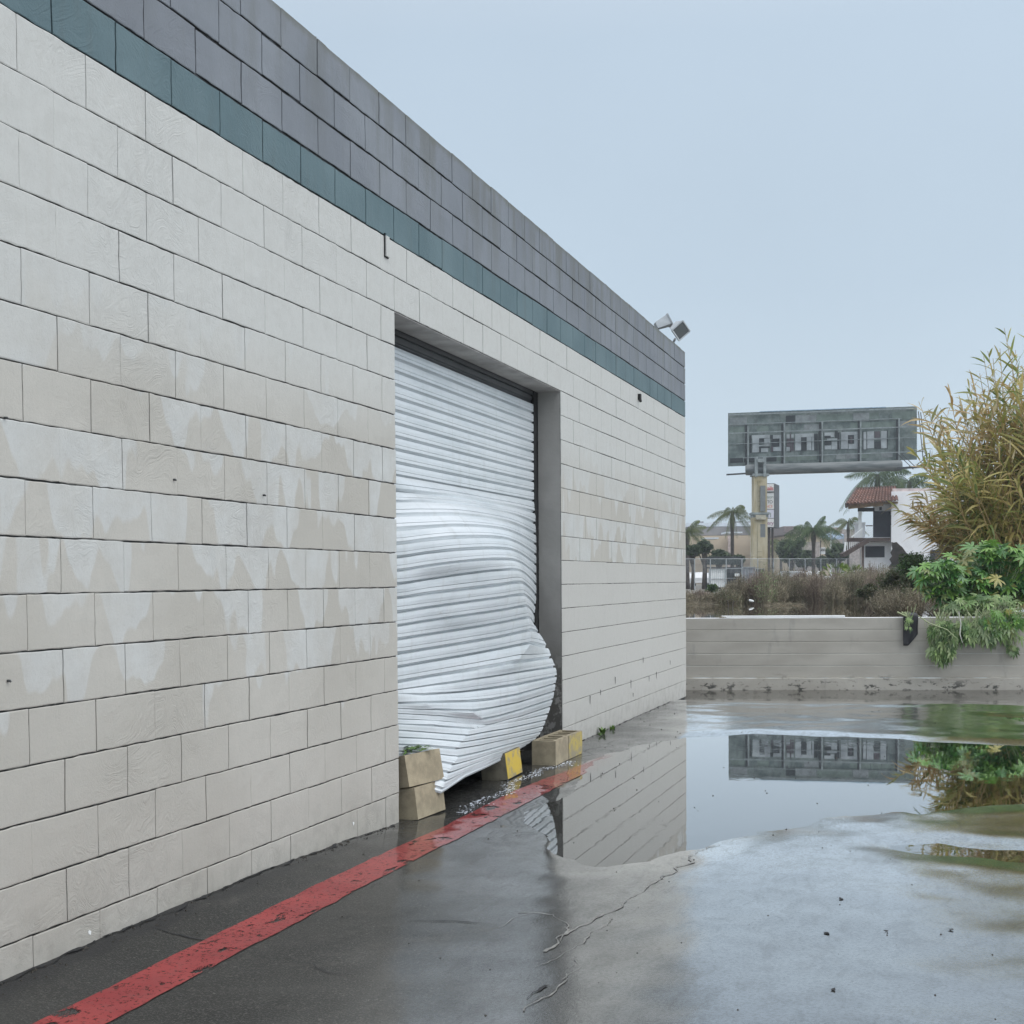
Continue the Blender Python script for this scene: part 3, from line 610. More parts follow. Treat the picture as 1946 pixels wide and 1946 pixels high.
# far retaining wall
A = Vector((0, FW0, 0)); WB = -.355; DW = Vector((1, FWS, 0)).normalized(); NW = Vector((DW.y, -DW.x, 0))   # NW points to the camera
t_ = NT('grey_painted_block'); P_ = t_.coord(); s_ = t_.n('ShaderNodeSeparateXYZ'); t_.l(P_, s_.inputs[0])
c_ = t_.mix(t_.mr(t_.noise(t_.coord(scale=(1, 1, 3)), 1.3, 5), .3, .7), (.36, .335, .29), (.43, .405, .355))
c_ = t_.mix(t_.mr(t_.noise(t_.coord(scale=(1, 1, .35)), 5, 6, .65), .55, .75, 0, .35), c_, (.20, .195, .18))
pl_ = t_.math('MULTIPLY', t_.mr(t_.noise(t_.coord(scale=(1, 1, 2.2)), 5.3, 9, .78), .555, .575), t_.mr(t_.math('ADD', s_.outputs[2], t_.math('MULTIPLY', t_.noise(P_, 1.1, 3), .35)), .10, -.12))
c_ = t_.mix(pl_, c_, (.07, .068, .06))
c_ = t_.mix(t_.mr(s_.outputs[2], .800, .807), c_, (.85, .85, .84))
t_.set(Base_Color=c_, Roughness=.7, Normal=t_.bump(t_.noise(P_, 14, 6, .6), .4, .006)); M['fwall'] = t_.m
rw = empty('retaining_wall', A, 'low grey painted block wall across the far end of the lot', 'wall')
fb = MB(); tops = .811
cs = [WB+i*(tops-WB)/6 for i in range(7)]
def fwp(s, o_, z): return tuple(DW*s + NW*o_ + Vector((0, 0, z)))
for r in range(6):
    sA, sB = -7., 14.
    n = 160; za, zb = cs[r]-(.15 if r == 0 else 0), cs[r+1]; o0 = .03 if r == 0 else R.uniform(-.002, .002)
    b = len(fb.v); gap = .004
    for i in range(n+1):
        s_ = sA+(sB-sA)*i/n
        for z_, off in ((za, -.012), (za+gap, o0-.003), (za+gap+.006, o0), (zb-gap-.006, o0), (zb-gap, o0-.003), (zb-.0005, -.006)):
            jz = noise.noise(Vector((s_*3, z_*9, 2)))*.004
            ox = off+noise.noise(Vector((s_*2, z_*5, 7)))*(.012 if r == 0 else .003)
            fb.v.append(fwp(s_, ox, z_+(jz if 0 < r else noise.noise(Vector((s_*6, z_*9, 4)))*.012)))
    for i in range(n):
        for j in range(5): a = b+i*6+j; fb.f.append((a, a+1, a+7, a+6)[::-1])
cap_ = MB(); n = 120
for i in range(n+1):
    s_ = -7+21*i/n; zt_ = tops+noise.noise(Vector((s_*2.3, 0, 0)))*.004
    for o_, z_ in ((.0, zt_-.004), (.0, zt_), (-.20, zt_), (-.20, .3)): fb.v.append(fwp(s_, o_, z_))
b = len(fb.v)-4*(n+1)
for i in range(n):
    for j in range(3): a = b+i*4+j; fb.f.append((a, a+1, a+5, a+4)[::-1])
fb.build('block_course', M['fwall'], rw)
def on_wall(px): 
    r = ray(px, 1240); 
    # intersect with the wall line in plan
    ax, ay = A.x-O.x, A.y-O.y; det = r.x*(-DW.y)+DW.x*r.y
    t = (ax*(-DW.y)+DW.x*ay)/det; return O.x+r.x*t, O.y+r.y*t
def sw(px): x_, y_ = on_wall(px); return (Vector((x_, y_, 0))-A).dot(DW)
def wD(px): x_, y_ = on_wall(px); return (Vector((x_, y_, O.z))-O).dot(FW)
sa, sb = sw(1372), sw(1606)
pb = MB(); pb.box((0, -.10, 0), (1, .0, .035)); 
pb = MB(); vs_ = []
for s_ in (sa, sb):
    for o_, z_ in ((-.01, tops+.003), (-.01, tops+.036), (-.11, tops+.036), (-.11, tops+.003)): vs_.append(A+Vector(fwp(s_, o_, z_)))
pb.add(vs_, [(0, 1, 2, 3)[::-1], (4, 5, 6, 7), (0, 4, 5, 1)[::-1], (1, 5, 6, 2)[::-1], (2, 6, 7, 3)[::-1], (3, 7, 4, 0)[::-1]])
bevel(pb.build('white_plank', M['white'], label='long white plank lying along the top of the low grey wall', cat='plank'), .004)

# field, flood pond, sheets
fd = MB(); fx = lin(-260, 260, 20)+[260.]; fy = lin(0, 60, 3)+lin(60, 600, 30)+[600., 900.]
for y_ in fy:
    for x_ in fx:
        yy = y_+FW0+FWS*x_ + .12
        D_ = (Vector((x_, yy, 0))-O).dot(FW)
        z_ = FIELD+noise.noise(Vector((x_*.1, yy*.1, 0)))*.05
        if y_ < 30: z_ = .58 + .15*max(0, min(1, (D_-33)/7)) + noise.noise(Vector((x_*.3, yy*.3, 0)))*.05
        if y_ > 60: z_ = .7
        fd.v.append((x_, yy, z_))
nx = len(fx)
for j in range(len(fy)-1):
    for i in range(nx-1): fd.f.append((j*nx+i, j*nx+i+1, (j+1)*nx+i+1, (j+1)*nx+i))
t_ = NT('muddy_field'); P_ = t_.coord(); t_.set(Base_Color=t_.mix(t_.mr(t_.noise(P_, .35, 6), .4, .6), (.10, .085, .06), (.16, .145, .115)), Roughness=.6, Normal=t_.bump(t_.noise(P_, 3, 5), .5, .05))
fd.build('field', t_.m, smooth=True, kind='structure')
pn = MB(); 
pn.add([(x_, FW0+FWS*x_+d, .745) for x_, d in ((-12, .2), (12, .2), (18, 16), (-26, 24))], [(0, 1, 2, 3)])
pn.build('flood_pond', M['pond'], kind='structure')

# ---- foliage builders
M['frond'] = leafmat('palm_frond', [(.028, .06, .02), (.05, .095, .03), (.075, .13, .04), (.11, .15, .05)], .6, .12)
M['frond_y'] = leafmat('yellowed_palm_frond', [(.05, .08, .02), (.09, .13, .03), (.15, .16, .045), (.08, .10, .03)], .6, .15)
M['trunk'] = simple('palm_trunk', (.075, .062, .052), .9, .3, 6, .6, 20, bd=.02)
M['bark'] = simple('grey_bark', (.10, .085, .07), .9, .3, 6)
M['oak'] = leafmat('dark_tree_leaf', [(.03, .05, .028), (.055, .085, .04), (.085, .12, .055), (.11, .14, .07)])
M['brown'] = leafmat('dry_twig', [(.13, .105, .075), (.25, .21, .15), (.38, .33, .24), (.18, .155, .11), (.27, .26, .16)], .9, .1)
M['reddry'] = leafmat('reddish_dry_twig', [(.14, .105, .08), (.23, .18, .14), (.32, .26, .20), (.18, .14, .11)], .9, .1)
M['olive'] = leafmat('olive_brush_leaf', [(.05, .07, .028), (.085, .11, .045), (.14, .15, .07), (.11, .09, .055)])
M['gbush'] = leafmat('dark_green_bush_leaf', [(.03, .07, .02), (.055, .12, .03), (.10, .18, .05), (.10, .11, .05)])
M['reed'] = leafmat('reed_leaf', [(.18, .22, .07), (.40, .35, .14), (.58, .43, .20), (.46, .29, .12), (.76, .66, .42), (.52, .36, .16), (.24, .28, .09), (.64, .48, .25)], .5, .3)
M['reedg'] = leafmat('green_reed_leaf', [(.12, .18, .05), (.23, .28, .07), (.42, .38, .12), (.60, .48, .19), (.32, .32, .09)], .5, .3)
M['cane'] = simple('reed_cane', (.40, .28, .13), .6, .3, 5)
M['castor'] = leafmat('castor_leaf', [(.035, .11, .03), (.06, .18, .04), (.12, .27, .05), (.22, .38, .07), (.09, .20, .085), (.34, .30, .08)], .35, .25)
M['castorp'] = leafmat('pale_wilted_leaf', [(.07, .14, .04), (.15, .26, .08), (.32, .42, .17), (.08, .15, .05), (.46, .55, .30)], .45, .25)
M['stem'] = simple('pale_green_stem', (.30, .34, .18), .5, .25, 8)

def strip(mb, pts, wd, side):
    b = len(mb.v); n = len(pts)
    for i, p in enumerate(pts):
        f = i/(n-1); w_ = wd*(min(1, f*5+.35))*(1-f**2.2)
        if i < n-1: mb.v += [tuple(p-side*w_/2), tuple(p+side*w_/2)]
        else: mb.v.append(tuple(p))
    for i in range(n-2): mb.f.append((b+2*i, b+2*i+1, b+2*i+3, b+2*i+2))
    mb.f.append((b+2*n-4, b+2*n-3, b+2*n-2))
def frond(mb, c, az, el, ln, droop, rnd, leaf=.55, n=26, wind=Vector((0, 0, 0))):
    d = Vector((math.cos(az)*math.cos(el), math.sin(az)*math.cos(el), math.sin(el))); P = []
    for i in range(n+1):
        f = i/n; P.append(c+d*ln*f+Vector((0, 0, -droop*ln*f*f))+wind*f*f*ln)
    mb.tube(P[::3]+[P[-1]], [.035*(1-.85*k/(len(P[::3]))) for k in range(len(P[::3])+1)], 3, False)
    side0 = d.cross(Vector((0, 0, 1))).normalized()
    for i in range(3, n+1):
        f = i/n; tg = (P[i]-P[i-1]).normalized(); ll = leaf*ln*.42*math.sin(math.pi*min(1, f*.85+.12))**.6*rnd.uniform(.8, 1.1)
        for sg in (-1, 1):
            dr = (side0*sg*.55+tg*.5+Vector((0, 0, -.55-.7*f+rnd.uniform(-.2, .2)))).normalized()
            q = [P[i], P[i]+dr*ll*.55, P[i]+dr*ll+Vector((0, 0, -ll*.38))]
            strip(mb, q, .06*ln/2.6, tg)
def palm(px, py, D, hpx, ln, nfr, label, mat='frond', tr=.16, seed=1, wind=0, rnga=(-.25, 1.25), base_z=FIELD, group='palm trees beyond the field'):
    """crown centre at a pixel, distance D"""
    rn = random.Random(seed); top = at(px, py, D); h = top.z-base_z
    e_ = empty('palm_tree', (top.x, top.y, base_z), label, 'palm tree', group)
    tk = MB(); lean = rn.uniform(-.01, .01)*h
    pts = [Vector((-lean*(1-f)**2, 0, h*f)) for f in [i/8 for i in range(9)]]
    rr = [tr*1.35, tr*1.05, tr, tr*.95, tr*.92, tr*.9, tr*.95, tr*1.35, tr*.8]
    tk.tube(pts, rr, 9); tk.build('trunk', M['trunk'], e_, smooth=True)
    cw = MB(); W_ = RT*wind
    for i in range(nfr):
        f = i/nfr; el = rnga[1]-(rnga[1]-rnga[0])*f**.8+rn.uniform(-.12, .12); az = i*2.399+rn.uniform(-.25, .25)
        frond(cw, Vector((0, 0, h)), az, el, ln*rn.uniform(.82, 1.08), rn.uniform(.4, .85), rn, n=30, wind=W_)
    cw.build('crown', M[mat], e_)
def leafcloud(mb, rn, c, r, n, ls, flat=.8):
    c = Vector(c)
    for i in range(n):
        v = Vector((rn.gauss(0, 1), rn.gauss(0, 1), rn.gauss(0, 1))).normalized()*(rn.random()**.4)
        p = c+Vector((v.x*r[0], v.y*r[1], v.z*r[2])); a = Vector((rn.gauss(0, 1), rn.gauss(0, 1), rn.gauss(0, .7))).normalized()
        b_ = a.cross(Vector((rn.gauss(0, 1), rn.gauss(0, 1), rn.gauss(0, 1)))).normalized(); s_ = ls*rn.uniform(.6, 1.3)
        mb.add([p-a*s_, p+b_*s_*.38, p+a*s_, p-b_*s_*.38], [(0, 1, 2, 3)])
def tree(px, py0, py1, wpx, D, label, seed, mat='oak', n=5200, cat='tree', name='round_tree', group='trees beyond the field', ls=None, base=None, trunk_r=.16):
    """crown between two pixel rows at distance D"""
    rn = random.Random(seed); t0 = at(px, py0, D); t1 = at(px, py1, D); w_ = wpx/F_PX*D/2; base = FIELD if base is None else base
    e_ = empty(name, (t0.x, t0.y, base), label, cat, group); H_ = t0.z-base; hb = max(.15, t1.z-base); hc = (H_-hb)/2
    tk = MB(); tk.tube([(0, 0, 0), (.05, 0, hb*.6), (0, 0, hb+hc*.6), (.1, 0, hb+hc*1.2)], [trunk_r, trunk_r*.8, trunk_r*.6, .03], 7)
    cl = []
    for i in range(22):
        a = rn.random()*6.28; q = rn.random()**.5; z_ = rn.uniform(-.75, .75); k = math.sqrt(max(.05, 1-z_*z_))
        cl.append((math.cos(a)*w_*.68*q*k, math.sin(a)*w_*.68*q*k, hb+hc+z_*hc*.72, rn.uniform(.15, .32)))
    for c_ in cl[:9]: tk.tube([(0, 0, hb*.7), (c_[0]*.5, c_[1]*.5, (hb*.7+c_[2])/2), (c_[0], c_[1], c_[2])], [trunk_r*.5, trunk_r*.3, .02], 5)
    tk.build('trunk', M['bark'], e_, smooth=True)
    cw = MB(); ls = ls or .0012*D+.02
    for c_ in cl: leafcloud(cw, rn, c_[:3], (w_*c_[3]*1.15, w_*c_[3]*1.15, hc*c_[3]*1.2), n//20, ls)
    cw.build('crown', M[mat], e_)
def dry_shrub(px, D, hpx, wpx, label, seed, mat='brown', n=330, leafy=.45, name='dry_shrub', group='dry shrubs on the far bank', base=None, cat='shrub', thick=None):
    rn = random.Random(seed); g0 = at(px, 1130, D); base = FIELD if base is None else base; h = hpx/F_PX*D; w_ = wpx/F_PX*D/2
    e_ = empty(name, (g0.x, g0.y, base-.05), label, cat, group); tw = MB(); lv = MB(); th = thick or max(.006, D*.00030)
    for i in range(n):
        a = rn.random()*6.28; q = rn.random()**.6; hx = h*rn.uniform(.45, 1)*(1-.42*q*q); p0 = Vector((math.cos(a)*w_*q*.45, math.sin(a)*w_*q*.45, 0))
        p3 = Vector((math.cos(a)*w_*q, math.sin(a)*w_*q, hx)); md = (p0+p3)/2+Vector((rn.gauss(0, .12), rn.gauss(0, .12), rn.gauss(.05, .06)))*w_
        s_ = Vector((math.cos(a+1.57), math.sin(a+1.57), 0)); s_ = (RT*.8+s_*.4).normalized()
        P = [p0, (p0+md)/2, md, (md+p3)/2, p3]; b = len(tw.v)
        for k, p in enumerate(P): w2 = th*(1.5-.28*k); tw.v += [tuple(p-s_*w2/2), tuple(p+s_*w2/2)]
        for k in range(4): tw.f.append((b+2*k, b+2*k+1, b+2*k+3, b+2*k+2))
        for k in range(3):
            st_ = P[rn.choice((1, 2, 3))]; d = Vector((rn.gauss(0, .6), rn.gauss(0, .6), rn.uniform(.2, 1))).normalized(); l_ = h*rn.uniform(.12, .32)
            tw.add([st_-s_*th*.4, st_+s_*th*.4, st_+d*l_], [(0, 1, 2)])
            for u in range(4):
                if rn.random() < leafy: q_ = st_+d*l_*rn.uniform(.3, 1.05)+Vector((rn.gauss(0, .03), rn.gauss(0, .03), rn.gauss(0, .03)))*h; leafcloud(lv, rn, q_, (.02*h,)*3, 2, max(.018, D*.00050)*rn.uniform(.7, 1.3))
    tw.build('branches', M['reddry' if mat == 'reddry' else 'brown'], e_)
    if lv.v: lv.build('leaves', M[mat], e_)

# ---- billboard seen from the back
D0, D1 = 112., 109.7
bb_ = empty('billboard', tuple(at(1443, 1110, 111).xy)+(FIELD,), 'large weathered billboard seen from behind, patched with blocky letter shapes, on a stucco post', 'billboard')
bloc = Vector(bb_.location)
def BP(u, v, off=0.):
    """board coordinates in photo pixels: u right along the board, v down from its sloping top edge; off towards the camera"""
    f = u/359.; D = D0+(D1-D0)*f; return at(1383.5+u, 785-13.*f+v, D-off)-bloc
def brect(mb, u0, v0, u1, v1, off, th=.03):
    vs_ = [BP(u0, v1, off-th), BP(u1, v1, off-th), BP(u1, v0, off-th), BP(u0, v0, off-th), BP(u0, v1, off), BP(u1, v1, off), BP(u1, v0, off), BP(u0, v0, off)]
    mb.add(vs_, [(4, 5, 6, 7), (0, 4, 7, 3), (1, 2, 6, 5), (3, 7, 6, 2), (0, 1, 5, 4), (0, 3, 2, 1)])
t_ = NT('billboard_back'); P_ = t_.coord(); 
a_ = t_.mr(t_.noise(P_, 1.2, 6, .65), .35, .65); cc_ = t_.mix(a_, (.085, .115, .11), (.20, .235, .22)); 
cc_ = t_.mix(t_.mr(t_.noise(t_.coord(scale=(1, 1, .4)), 2.6, 5, .6), .5, .7, 0, .6), cc_, (.055, .065, .065)); t_.set(Base_Color=cc_, Roughness=.7); M['bbk'] = t_.m
M['pale'] = simple('pale_letter_panel', (.34, .37, .38), .7, .22, 1.5); M['bdark'] = simple('dark_gap_and_shade', (.025, .03, .033), .7, .25, 1.5)
M['bplum'] = simple('plum_letter_gap', (.085, .07, .078), .7, .25, 1.5); M['btop'] = simple('bleached_blue_edge', (.30, .42, .52), .5)
M['beam'] = simple('weathered_beam', (.24, .27, .27), .6, .25, 3); M['bgreen'] = simple('mossy_panel', (.15, .19, .165), .7, .2, 2)
q = MB(); brect(q, 0, 0, 359, 101.5, .0, .35); q.build('back_sheet', M['bbk'], bb_)
q = MB(); brect(q, 60, -1.2, 300, .3, .05, .45); q.build('top_edge', M['btop'], bb_)
rn = random.Random(5); M['bgrey'] = simple('grey_patch', (.22, .24, .24), .7, .25, 2)
for r_, (v0, v1) in enumerate(((9, 24), (27, 38), (86, 95))):
    u = 4
    while u < 350:
        w_ = rn.uniform(18, 42); k = rn.random()
        if k < .8:
            T_ = MB(); brect(T_, u, v0, min(355, u+w_-1.2), v1, .02, .02); T_.build('patch_panel', M['bgreen'] if k < .3 else (M['bdark'] if k < .5 else M['bgrey']), bb_)
        u += w_
def rects(ox, oy, lst, mat, nm, off):
    for x0, y0, x1, y1 in lst:
        m_ = MB(); ua, ub = ox+x0*.1035-1383.5, ox+x1*.1035-1383.5; um = (ua+ub)/2; ty = 785-13.*um/359
        brect(m_, ua, oy+y0*.1035-ty, ub, oy+y1*.1035-ty, off, .03)
        m_.build(nm, M[mat], bb_)
LT = [(470,450,800,510),(480,510,605,770),(700,515,805,655),(605,630,805,655),(640,690,770,765),(860,450,1060,515),(980,515,1060,745),(865,670,1060,745),
      (1110,440,1165,515),(1105,670,1165,745),(1265,425,1610,490),(1265,490,1375,735),(1480,490,1565,730),(1575,490,1612,730),(1745,600,1775,730),(1195,440,1240,500)]
LB = [(605,515,690,600),(600,665,800,690),(610,690,635,770),(810,450,860,520),(830,520,975,660),(1375,490,1475,738),(1565,560,1578,720),(1615,430,1680,735),(1695,400,1712,735),(350,440,380,820),(430,460,460,780)]
LPm = [(820,660,860,760),(1110,520,1190,665),(1170,430,1192,760),(1200,520,1240,740)]
rects(1380, 780, LT, 'pale', 'letter_panel', .07); rects(1380, 780, LB, 'bdark', 'letter_gap', .08); rects(1380, 780, LPm, 'bplum', 'letter_gap', .085)
LT = [(65,500,250,560),(180,540,250,585),(115,610,300,645),(70,740,190,810),(200,670,300,812),(370,490,700,548),(370,548,495,800),(610,548,690,800),(510,710,690,800),(780,490,835,810),(850,480,975,790),(1105,475,1210,790),(980,600,1105,632),(330,520,350,800)]
LB = [(75,560,180,605),(70,648,190,735),(260,470,310,605),(305,500,345,820),(500,550,605,700),(838,480,850,820),(985,665,1100,795),(1212,460,1225,800),(770,470,782,820)]
LPm = [(985,480,1085,598),(540,580,580,690)]
rects(1560, 770, LT, 'pale', 'letter_panel', .07); rects(1560, 770, LB, 'bdark', 'letter_gap', .08); rects(1560, 770, LPm, 'bplum', 'letter_gap', .085)
for v_, w_, off, u0, u1 in ((3.5, 2.2, .25, 1, 359), (22, 1.2, .12, 1, 330), (38.5, 1.7, .55, 1, 372), (59, 1.0, .12, 1, 357), (86, 1.5, .40, 28, 372)):
    q = MB(); q.bar(BP(u0, v_, off), BP(u1, v_, off), w_*.042, w_*.05); q.build('cross_beam', M['beam'], bb_)
for u_ in (38, 107, 179, 252, 325):
    q = MB(); q.bar(BP(u_, 22 if u_ > 40 else 26, .45), BP(u_, 101, .45), .10, .13, up=FW); q.build('upright', M['beam'], bb_)
    q = MB(); q.bar(BP(u_-3.5, 24, .10), BP(u_-3.5, 100, .10), .16, .05, up=FW); q.build('upright_painted_shade', M['bdark'], bb_)  # dark strip stands in for the shade beside each upright
t_ = NT('torque_tube_steel'); P_ = t_.coord(); t_.set(Base_Color=t_.mix(t_.mr(t_.noise(t_.coord(scale=(.3, .3, 2)), 2, 5), .35, .65), (.11, .125, .125), (.20, .21, .205)), Roughness=.6); M['tubem'] = t_.m
q = MB(); q.tube([BP(33, 109.5, .6), BP(35, 109.5, .6), BP(325, 111.5, .6), BP(329, 111.5, .6), BP(331, 111.5, .6)], [.36, .43, .43, .40, .30], 20); q.build('torque_tube', M['tubem'], bb_, smooth=False)
q = MB(); q.bar(BP(-3, 117, 1.4), BP(34, 116, 1.4), .55, .09); q.build('catwalk', M['dsteel'], bb_)
q = MB(); q.bar(BP(320, 117, .8), BP(374, 115, .8), .5, .14); q.build('catwalk', M['dsteel'], bb_)
q = MB()
for a_, b_, c_, d_ in ((362,10,371,104),(366,12,378,104),(322,89,352,119),(330,89,358,117),(345,113,352,119),(372,96,382,90),(358,112,376,99),(384,85,384,112),(371,100,374,114),(360,38,371,34),(359,86,366,84)):
    q.bar(BP(a_, b_, .5), BP(c_, d_, .9), .05)
q.build('end_bracing', M['dsteel'], bb_)
q = MB()
for px in (1437, 1453): q.bar(at(px, 868, 110.4)-bloc, at(px, 906, 110.4)-bloc, .22, .28, up=FW)
q.bar(at(1438, 876, 110.6)-bloc, at(1452, 876, 110.6)-bloc, .3, .9, up=FW)
q.build('saddle', M['beam'], bb_)
t_ = NT('stained_stucco'); P_ = t_.coord(); t_.set(Base_Color=t_.mix(t_.mr(t_.noise(t_.coord(scale=(1, 1, .3)), 1.3, 6, .6), .35, .68), (.56, .50, .36), (.38, .31, .17)), Roughness=.85, Normal=t_.bump(t_.noise(P_, 8, 5), .4, .02)); M['stucco'] = t_.m
def vpost(mb, pc, w_, py0, py1, D, dep=1.0):
    a = at(pc, py0, D)-bloc; b = at(pc, py1, D)-bloc; mb.bar((b.x, b.y, b.z), (b.x, b.y, a.z), w_/F_PX*D, dep, up=FW.cross(Vector((0,0,1))).cross(Vector((0,0,1)))*-1 )
q = MB(); vpost(q, 1443, 25, 905, 976, 111); vpost(q, 1442.5, 27.5, 984, 1112, 111, 1.12); q.build('post', M['stucco'], bb_)
for a_ in ((1443.5, 31, 901, 905.5, 111, 1.35), (1443, 33, 974.5, 978.5, 111, 1.5), (1443, 29, 978.4, 984.2, 111, 1.25)):
    q = MB(); vpost(q, *a_); q.build('post_ring', M['beam'], bb_)
q = MB(); vpost(q, 1443, 19, 979.5, 988, 110.8, 1.5); q.build('post_collar', simple('collar_stucco', (.45, .42, .33), .8), bb_)
q = MB(); vpost(q, 1449.7, 9.5, 923, 972, 110.38, .10); vpost(q, 1449.5, 9.5, 996, 1021, 110.36, .10); q.build('grey_panel', simple('grey_primer', (.20, .215, .215), .7, .1), bb_)
q = MB()
for i in range(17):
    y_ = 914+i*9.6
    if 970 < y_ < 992: continue
    q.bar(at(1440, y_, 110.36)-bloc, at(1448, y_, 110.36)-bloc, .035)
q.bar(at(1440, 912, 110.36)-bloc, at(1440, 972, 110.36)-bloc, .03); q.bar(at(1439.5, 990, 110.30)-bloc, at(1439.5, 1065, 110.30)-bloc, .03)
q.build('ladder_rungs', simple('ladder_paint', (.30, .27, .18), .8), bb_)

# ---- tenant sign behind the post
sg = empty('tenant_sign', tuple(at(1461, 1100, 126).xy)+(FIELD,), 'tall box sign with white tenant panels and black side behind the billboard post', 'sign')
sgl = Vector(sg.location)
SP = lambda x, y, D=126.: at(x, y, D)-sgl
q = MB(); w0 = SP(1446, 918.5); w1 = SP(1471.5, 918.5); zb_ = SP(1460, 1002).z
dsd = SP(1481, 918, 129.)-w1; dsd.z = 0
q.add([(w0.x, w0.y, zb_), (w1.x, w1.y, zb_), (w1.x+dsd.x, w1.y+dsd.y, zb_), (w0.x+dsd.x, w0.y+dsd.y, zb_), (w0.x, w0.y, w0.z), (w1.x, w1.y, w1.z), (w1.x+dsd.x, w1.y+dsd.y, w1.z), (w0.x+dsd.x, w0.y+dsd.y, w0.z)],
      [(0,3,2,1),(4,5,6,7),(0,1,5,4),(1,2,6,5),(2,3,7,6),(3,0,4,7)]); q.build('cabinet', M['dsteel'], sg)
M['sgw'] = simple('sign_face_white', (.78, .78, .76), .4, .03); ex = (w1-w0); ex.z = 0; exn = ex.normalized(); nf = Vector((exn.y, -exn.x, 0))
def spanel(y0, y1, mat):
    a = SP(1471, y0, 126).z; b = SP(1471, y1, 126).z; q = MB(); c0 = w0+nf*.02+exn*.05; c1 = w1+nf*.02-exn*.04
    q.add([(c0.x, c0.y, b), (c1.x, c1.y, b), (c1.x, c1.y, a), (c0.x, c0.y, a)], [(0, 1, 2, 3)]); q.build('tenant_panel', mat, sg)
spanel(919.5, 934, M['sgw']); spanel(936, 967.5, M['sgw']); spanel(968.5, 984.5, simple('sign_face_lilac', (.70, .70, .78), .4, .03)); spanel(985.5, 1001.5, M['sgw'])
def txt(body, px, py, hpx, col, e_, D, loc0, dirv, nrm, name='lettering', align='RIGHT'):
    cu = bpy.data.curves.new(name, 'FONT'); cu.body = body; cu.size = hpx/F_PX*D; cu.align_x = align; cu.extrude = .004; cu.space_character = .9
    o_ = bpy.data.objects.new(name, cu); COL.objects.link(o_); o_.parent = e_
    m_ = Matrix((dirv, Vector((0, 0, 1)), nrm)).transposed().to_4x4(); m_.translation = (at(px, py, D)-loc0)+nrm*.05; o_.matrix_local = m_
    cu.materials.append(col); me = bpy.data.meshes.new_from_object(o_); n_ = bpy.data.objects.new(name, me); COL.objects.link(n_); n_.parent = e_; n_.matrix_local = m_
    bpy.data.objects.remove(o_); n_.name = name; return n_
M['txr'] = simple('red_lettering', (.55, .06, .06), .5); M['txk'] = simple('dark_lettering', (.06, .06, .06), .5); M['txo'] = simple('orange_lettering', (.60, .20, .10), .5); M['txp'] = simple('plum_lettering', (.25, .06, .16), .5); M['txg'] = simple('grey_green_lettering', (.22, .27, .24), .5)
for body, py, h_, mt in (('Italy', 931.5, 11, 'txr'), ('Smog', 947, 9, 'txg'), ('AUTO', 956.5, 8, 'txk'), ('PARTS', 964.5, 7, 'txo'), ('party', 997, 10, 'txp')):
    body = {'Italy': 'tails', 'Smog': 'ction', 'AUTO': 'TO', 'PARTS': 'NCE', 'party': 'ery'}[body]
    txt(body, 1470 if body not in ('TO', 'NCE') else 1468.5, py, h_, M[mt], sg, 126, sgl, exn, nf)
txt('a', 1460.5, 982, 9, M['txk'], sg, 126, sgl, exn, nf); txt('1', 1467.5, 983, 13, M['txg'], sg, 126, sgl, exn, nf)
q = MB(); q.bar(SP(1471.5, 934.7, 125.95)-exn*2, SP(1471.5, 934.7, 125.95), .07); q.build('divider', M['dsteel'], sg)
q = MB(); p_ = SP(1461, 1000, 127); q.tube([(p_.x, p_.y, 0), (p_.x, p_.y, p_.z)], .14, 8); q.build('pole', M['trunk'], sg)
q = MB(); p_ = SP(1468, 1000, 128); q.tube([(p_.x, p_.y, 0), (p_.x, p_.y, p_.z)], .10, 8); q.build('pole', M['trunk'], sg)

# ---- palms and trees
palm(1391.5, 974, 118, 0, 2.35, 17, 'slim palm with windblown drooping crown, left of the billboard post', 'frond_y', .17, 11, -.05, (-.5, 1.0))
palm(1546, 1009, 105, 0, 2.6, 19, 'full green palm with arching fronds between the tenant sign and the white house', 'frond', .15, 4, .03, (-.25, 1.3))
palm(1306, 1010, 104, 0, 2.1, 16, 'palm half hidden behind the far corner of the warehouse', 'frond_y', .15, 21, .05, (-.6, 1.1))
palm(1612, 993, 140, 0, 2.3, 14, 'small distant palm beside the porch of the white house', 'frond_y', .13, 33, 0, (-.6, 1.0))
palm(1668, 903, 118, 0, 3.6, 22, 'tall broad palm rising behind the red tiled roof', 'frond', .2, 41, 0, (-.8, .9))
palm(1728, 915, 122, 0, 3.2, 20, 'shorter palm behind the white house, just right of the tiled roof', 'frond', .2, 43, 0, (-.8, .9))
palm(1484, 1030, 150, 0, 2.6, 18, 'low yellow-green palm behind the dark pole of the tenant sign', 'frond_y', .15, 51, 0, (-.7, .9))
tree(1316, 1030, 1060, 44, 96, 'dark spreading tree at the warehouse corner, leftmost of the row', 61, n=4200)
tree(1337, 1025, 1056, 42, 100, 'dark round tree in front of the beige store, second of the row', 62, n=4200)
tree(1366, 1042, 1074, 46, 104, 'low dark tree in front of the beige store, left of the slim palm', 63, n=4200)
tree(1400, 1052, 1080, 34, 108, 'lowest dark tree just left of the billboard post', 64, n=3000)
tree(1505, 1018, 1078, 66, 135, 'large green tree right of the tenant sign pole', 65, n=6500)
tree(1528, 1042, 1082, 52, 128, 'rounded green tree in front of the larger one, left of the full palm', 66, n=4500)
tree(1590, 1028, 1076, 56, 132, 'broad dark green tree behind the stair of the white house', 67, n=5200)
tree(1560, 1052, 1086, 30, 126, 'small green tree behind the little white sign', 68, n=2400)

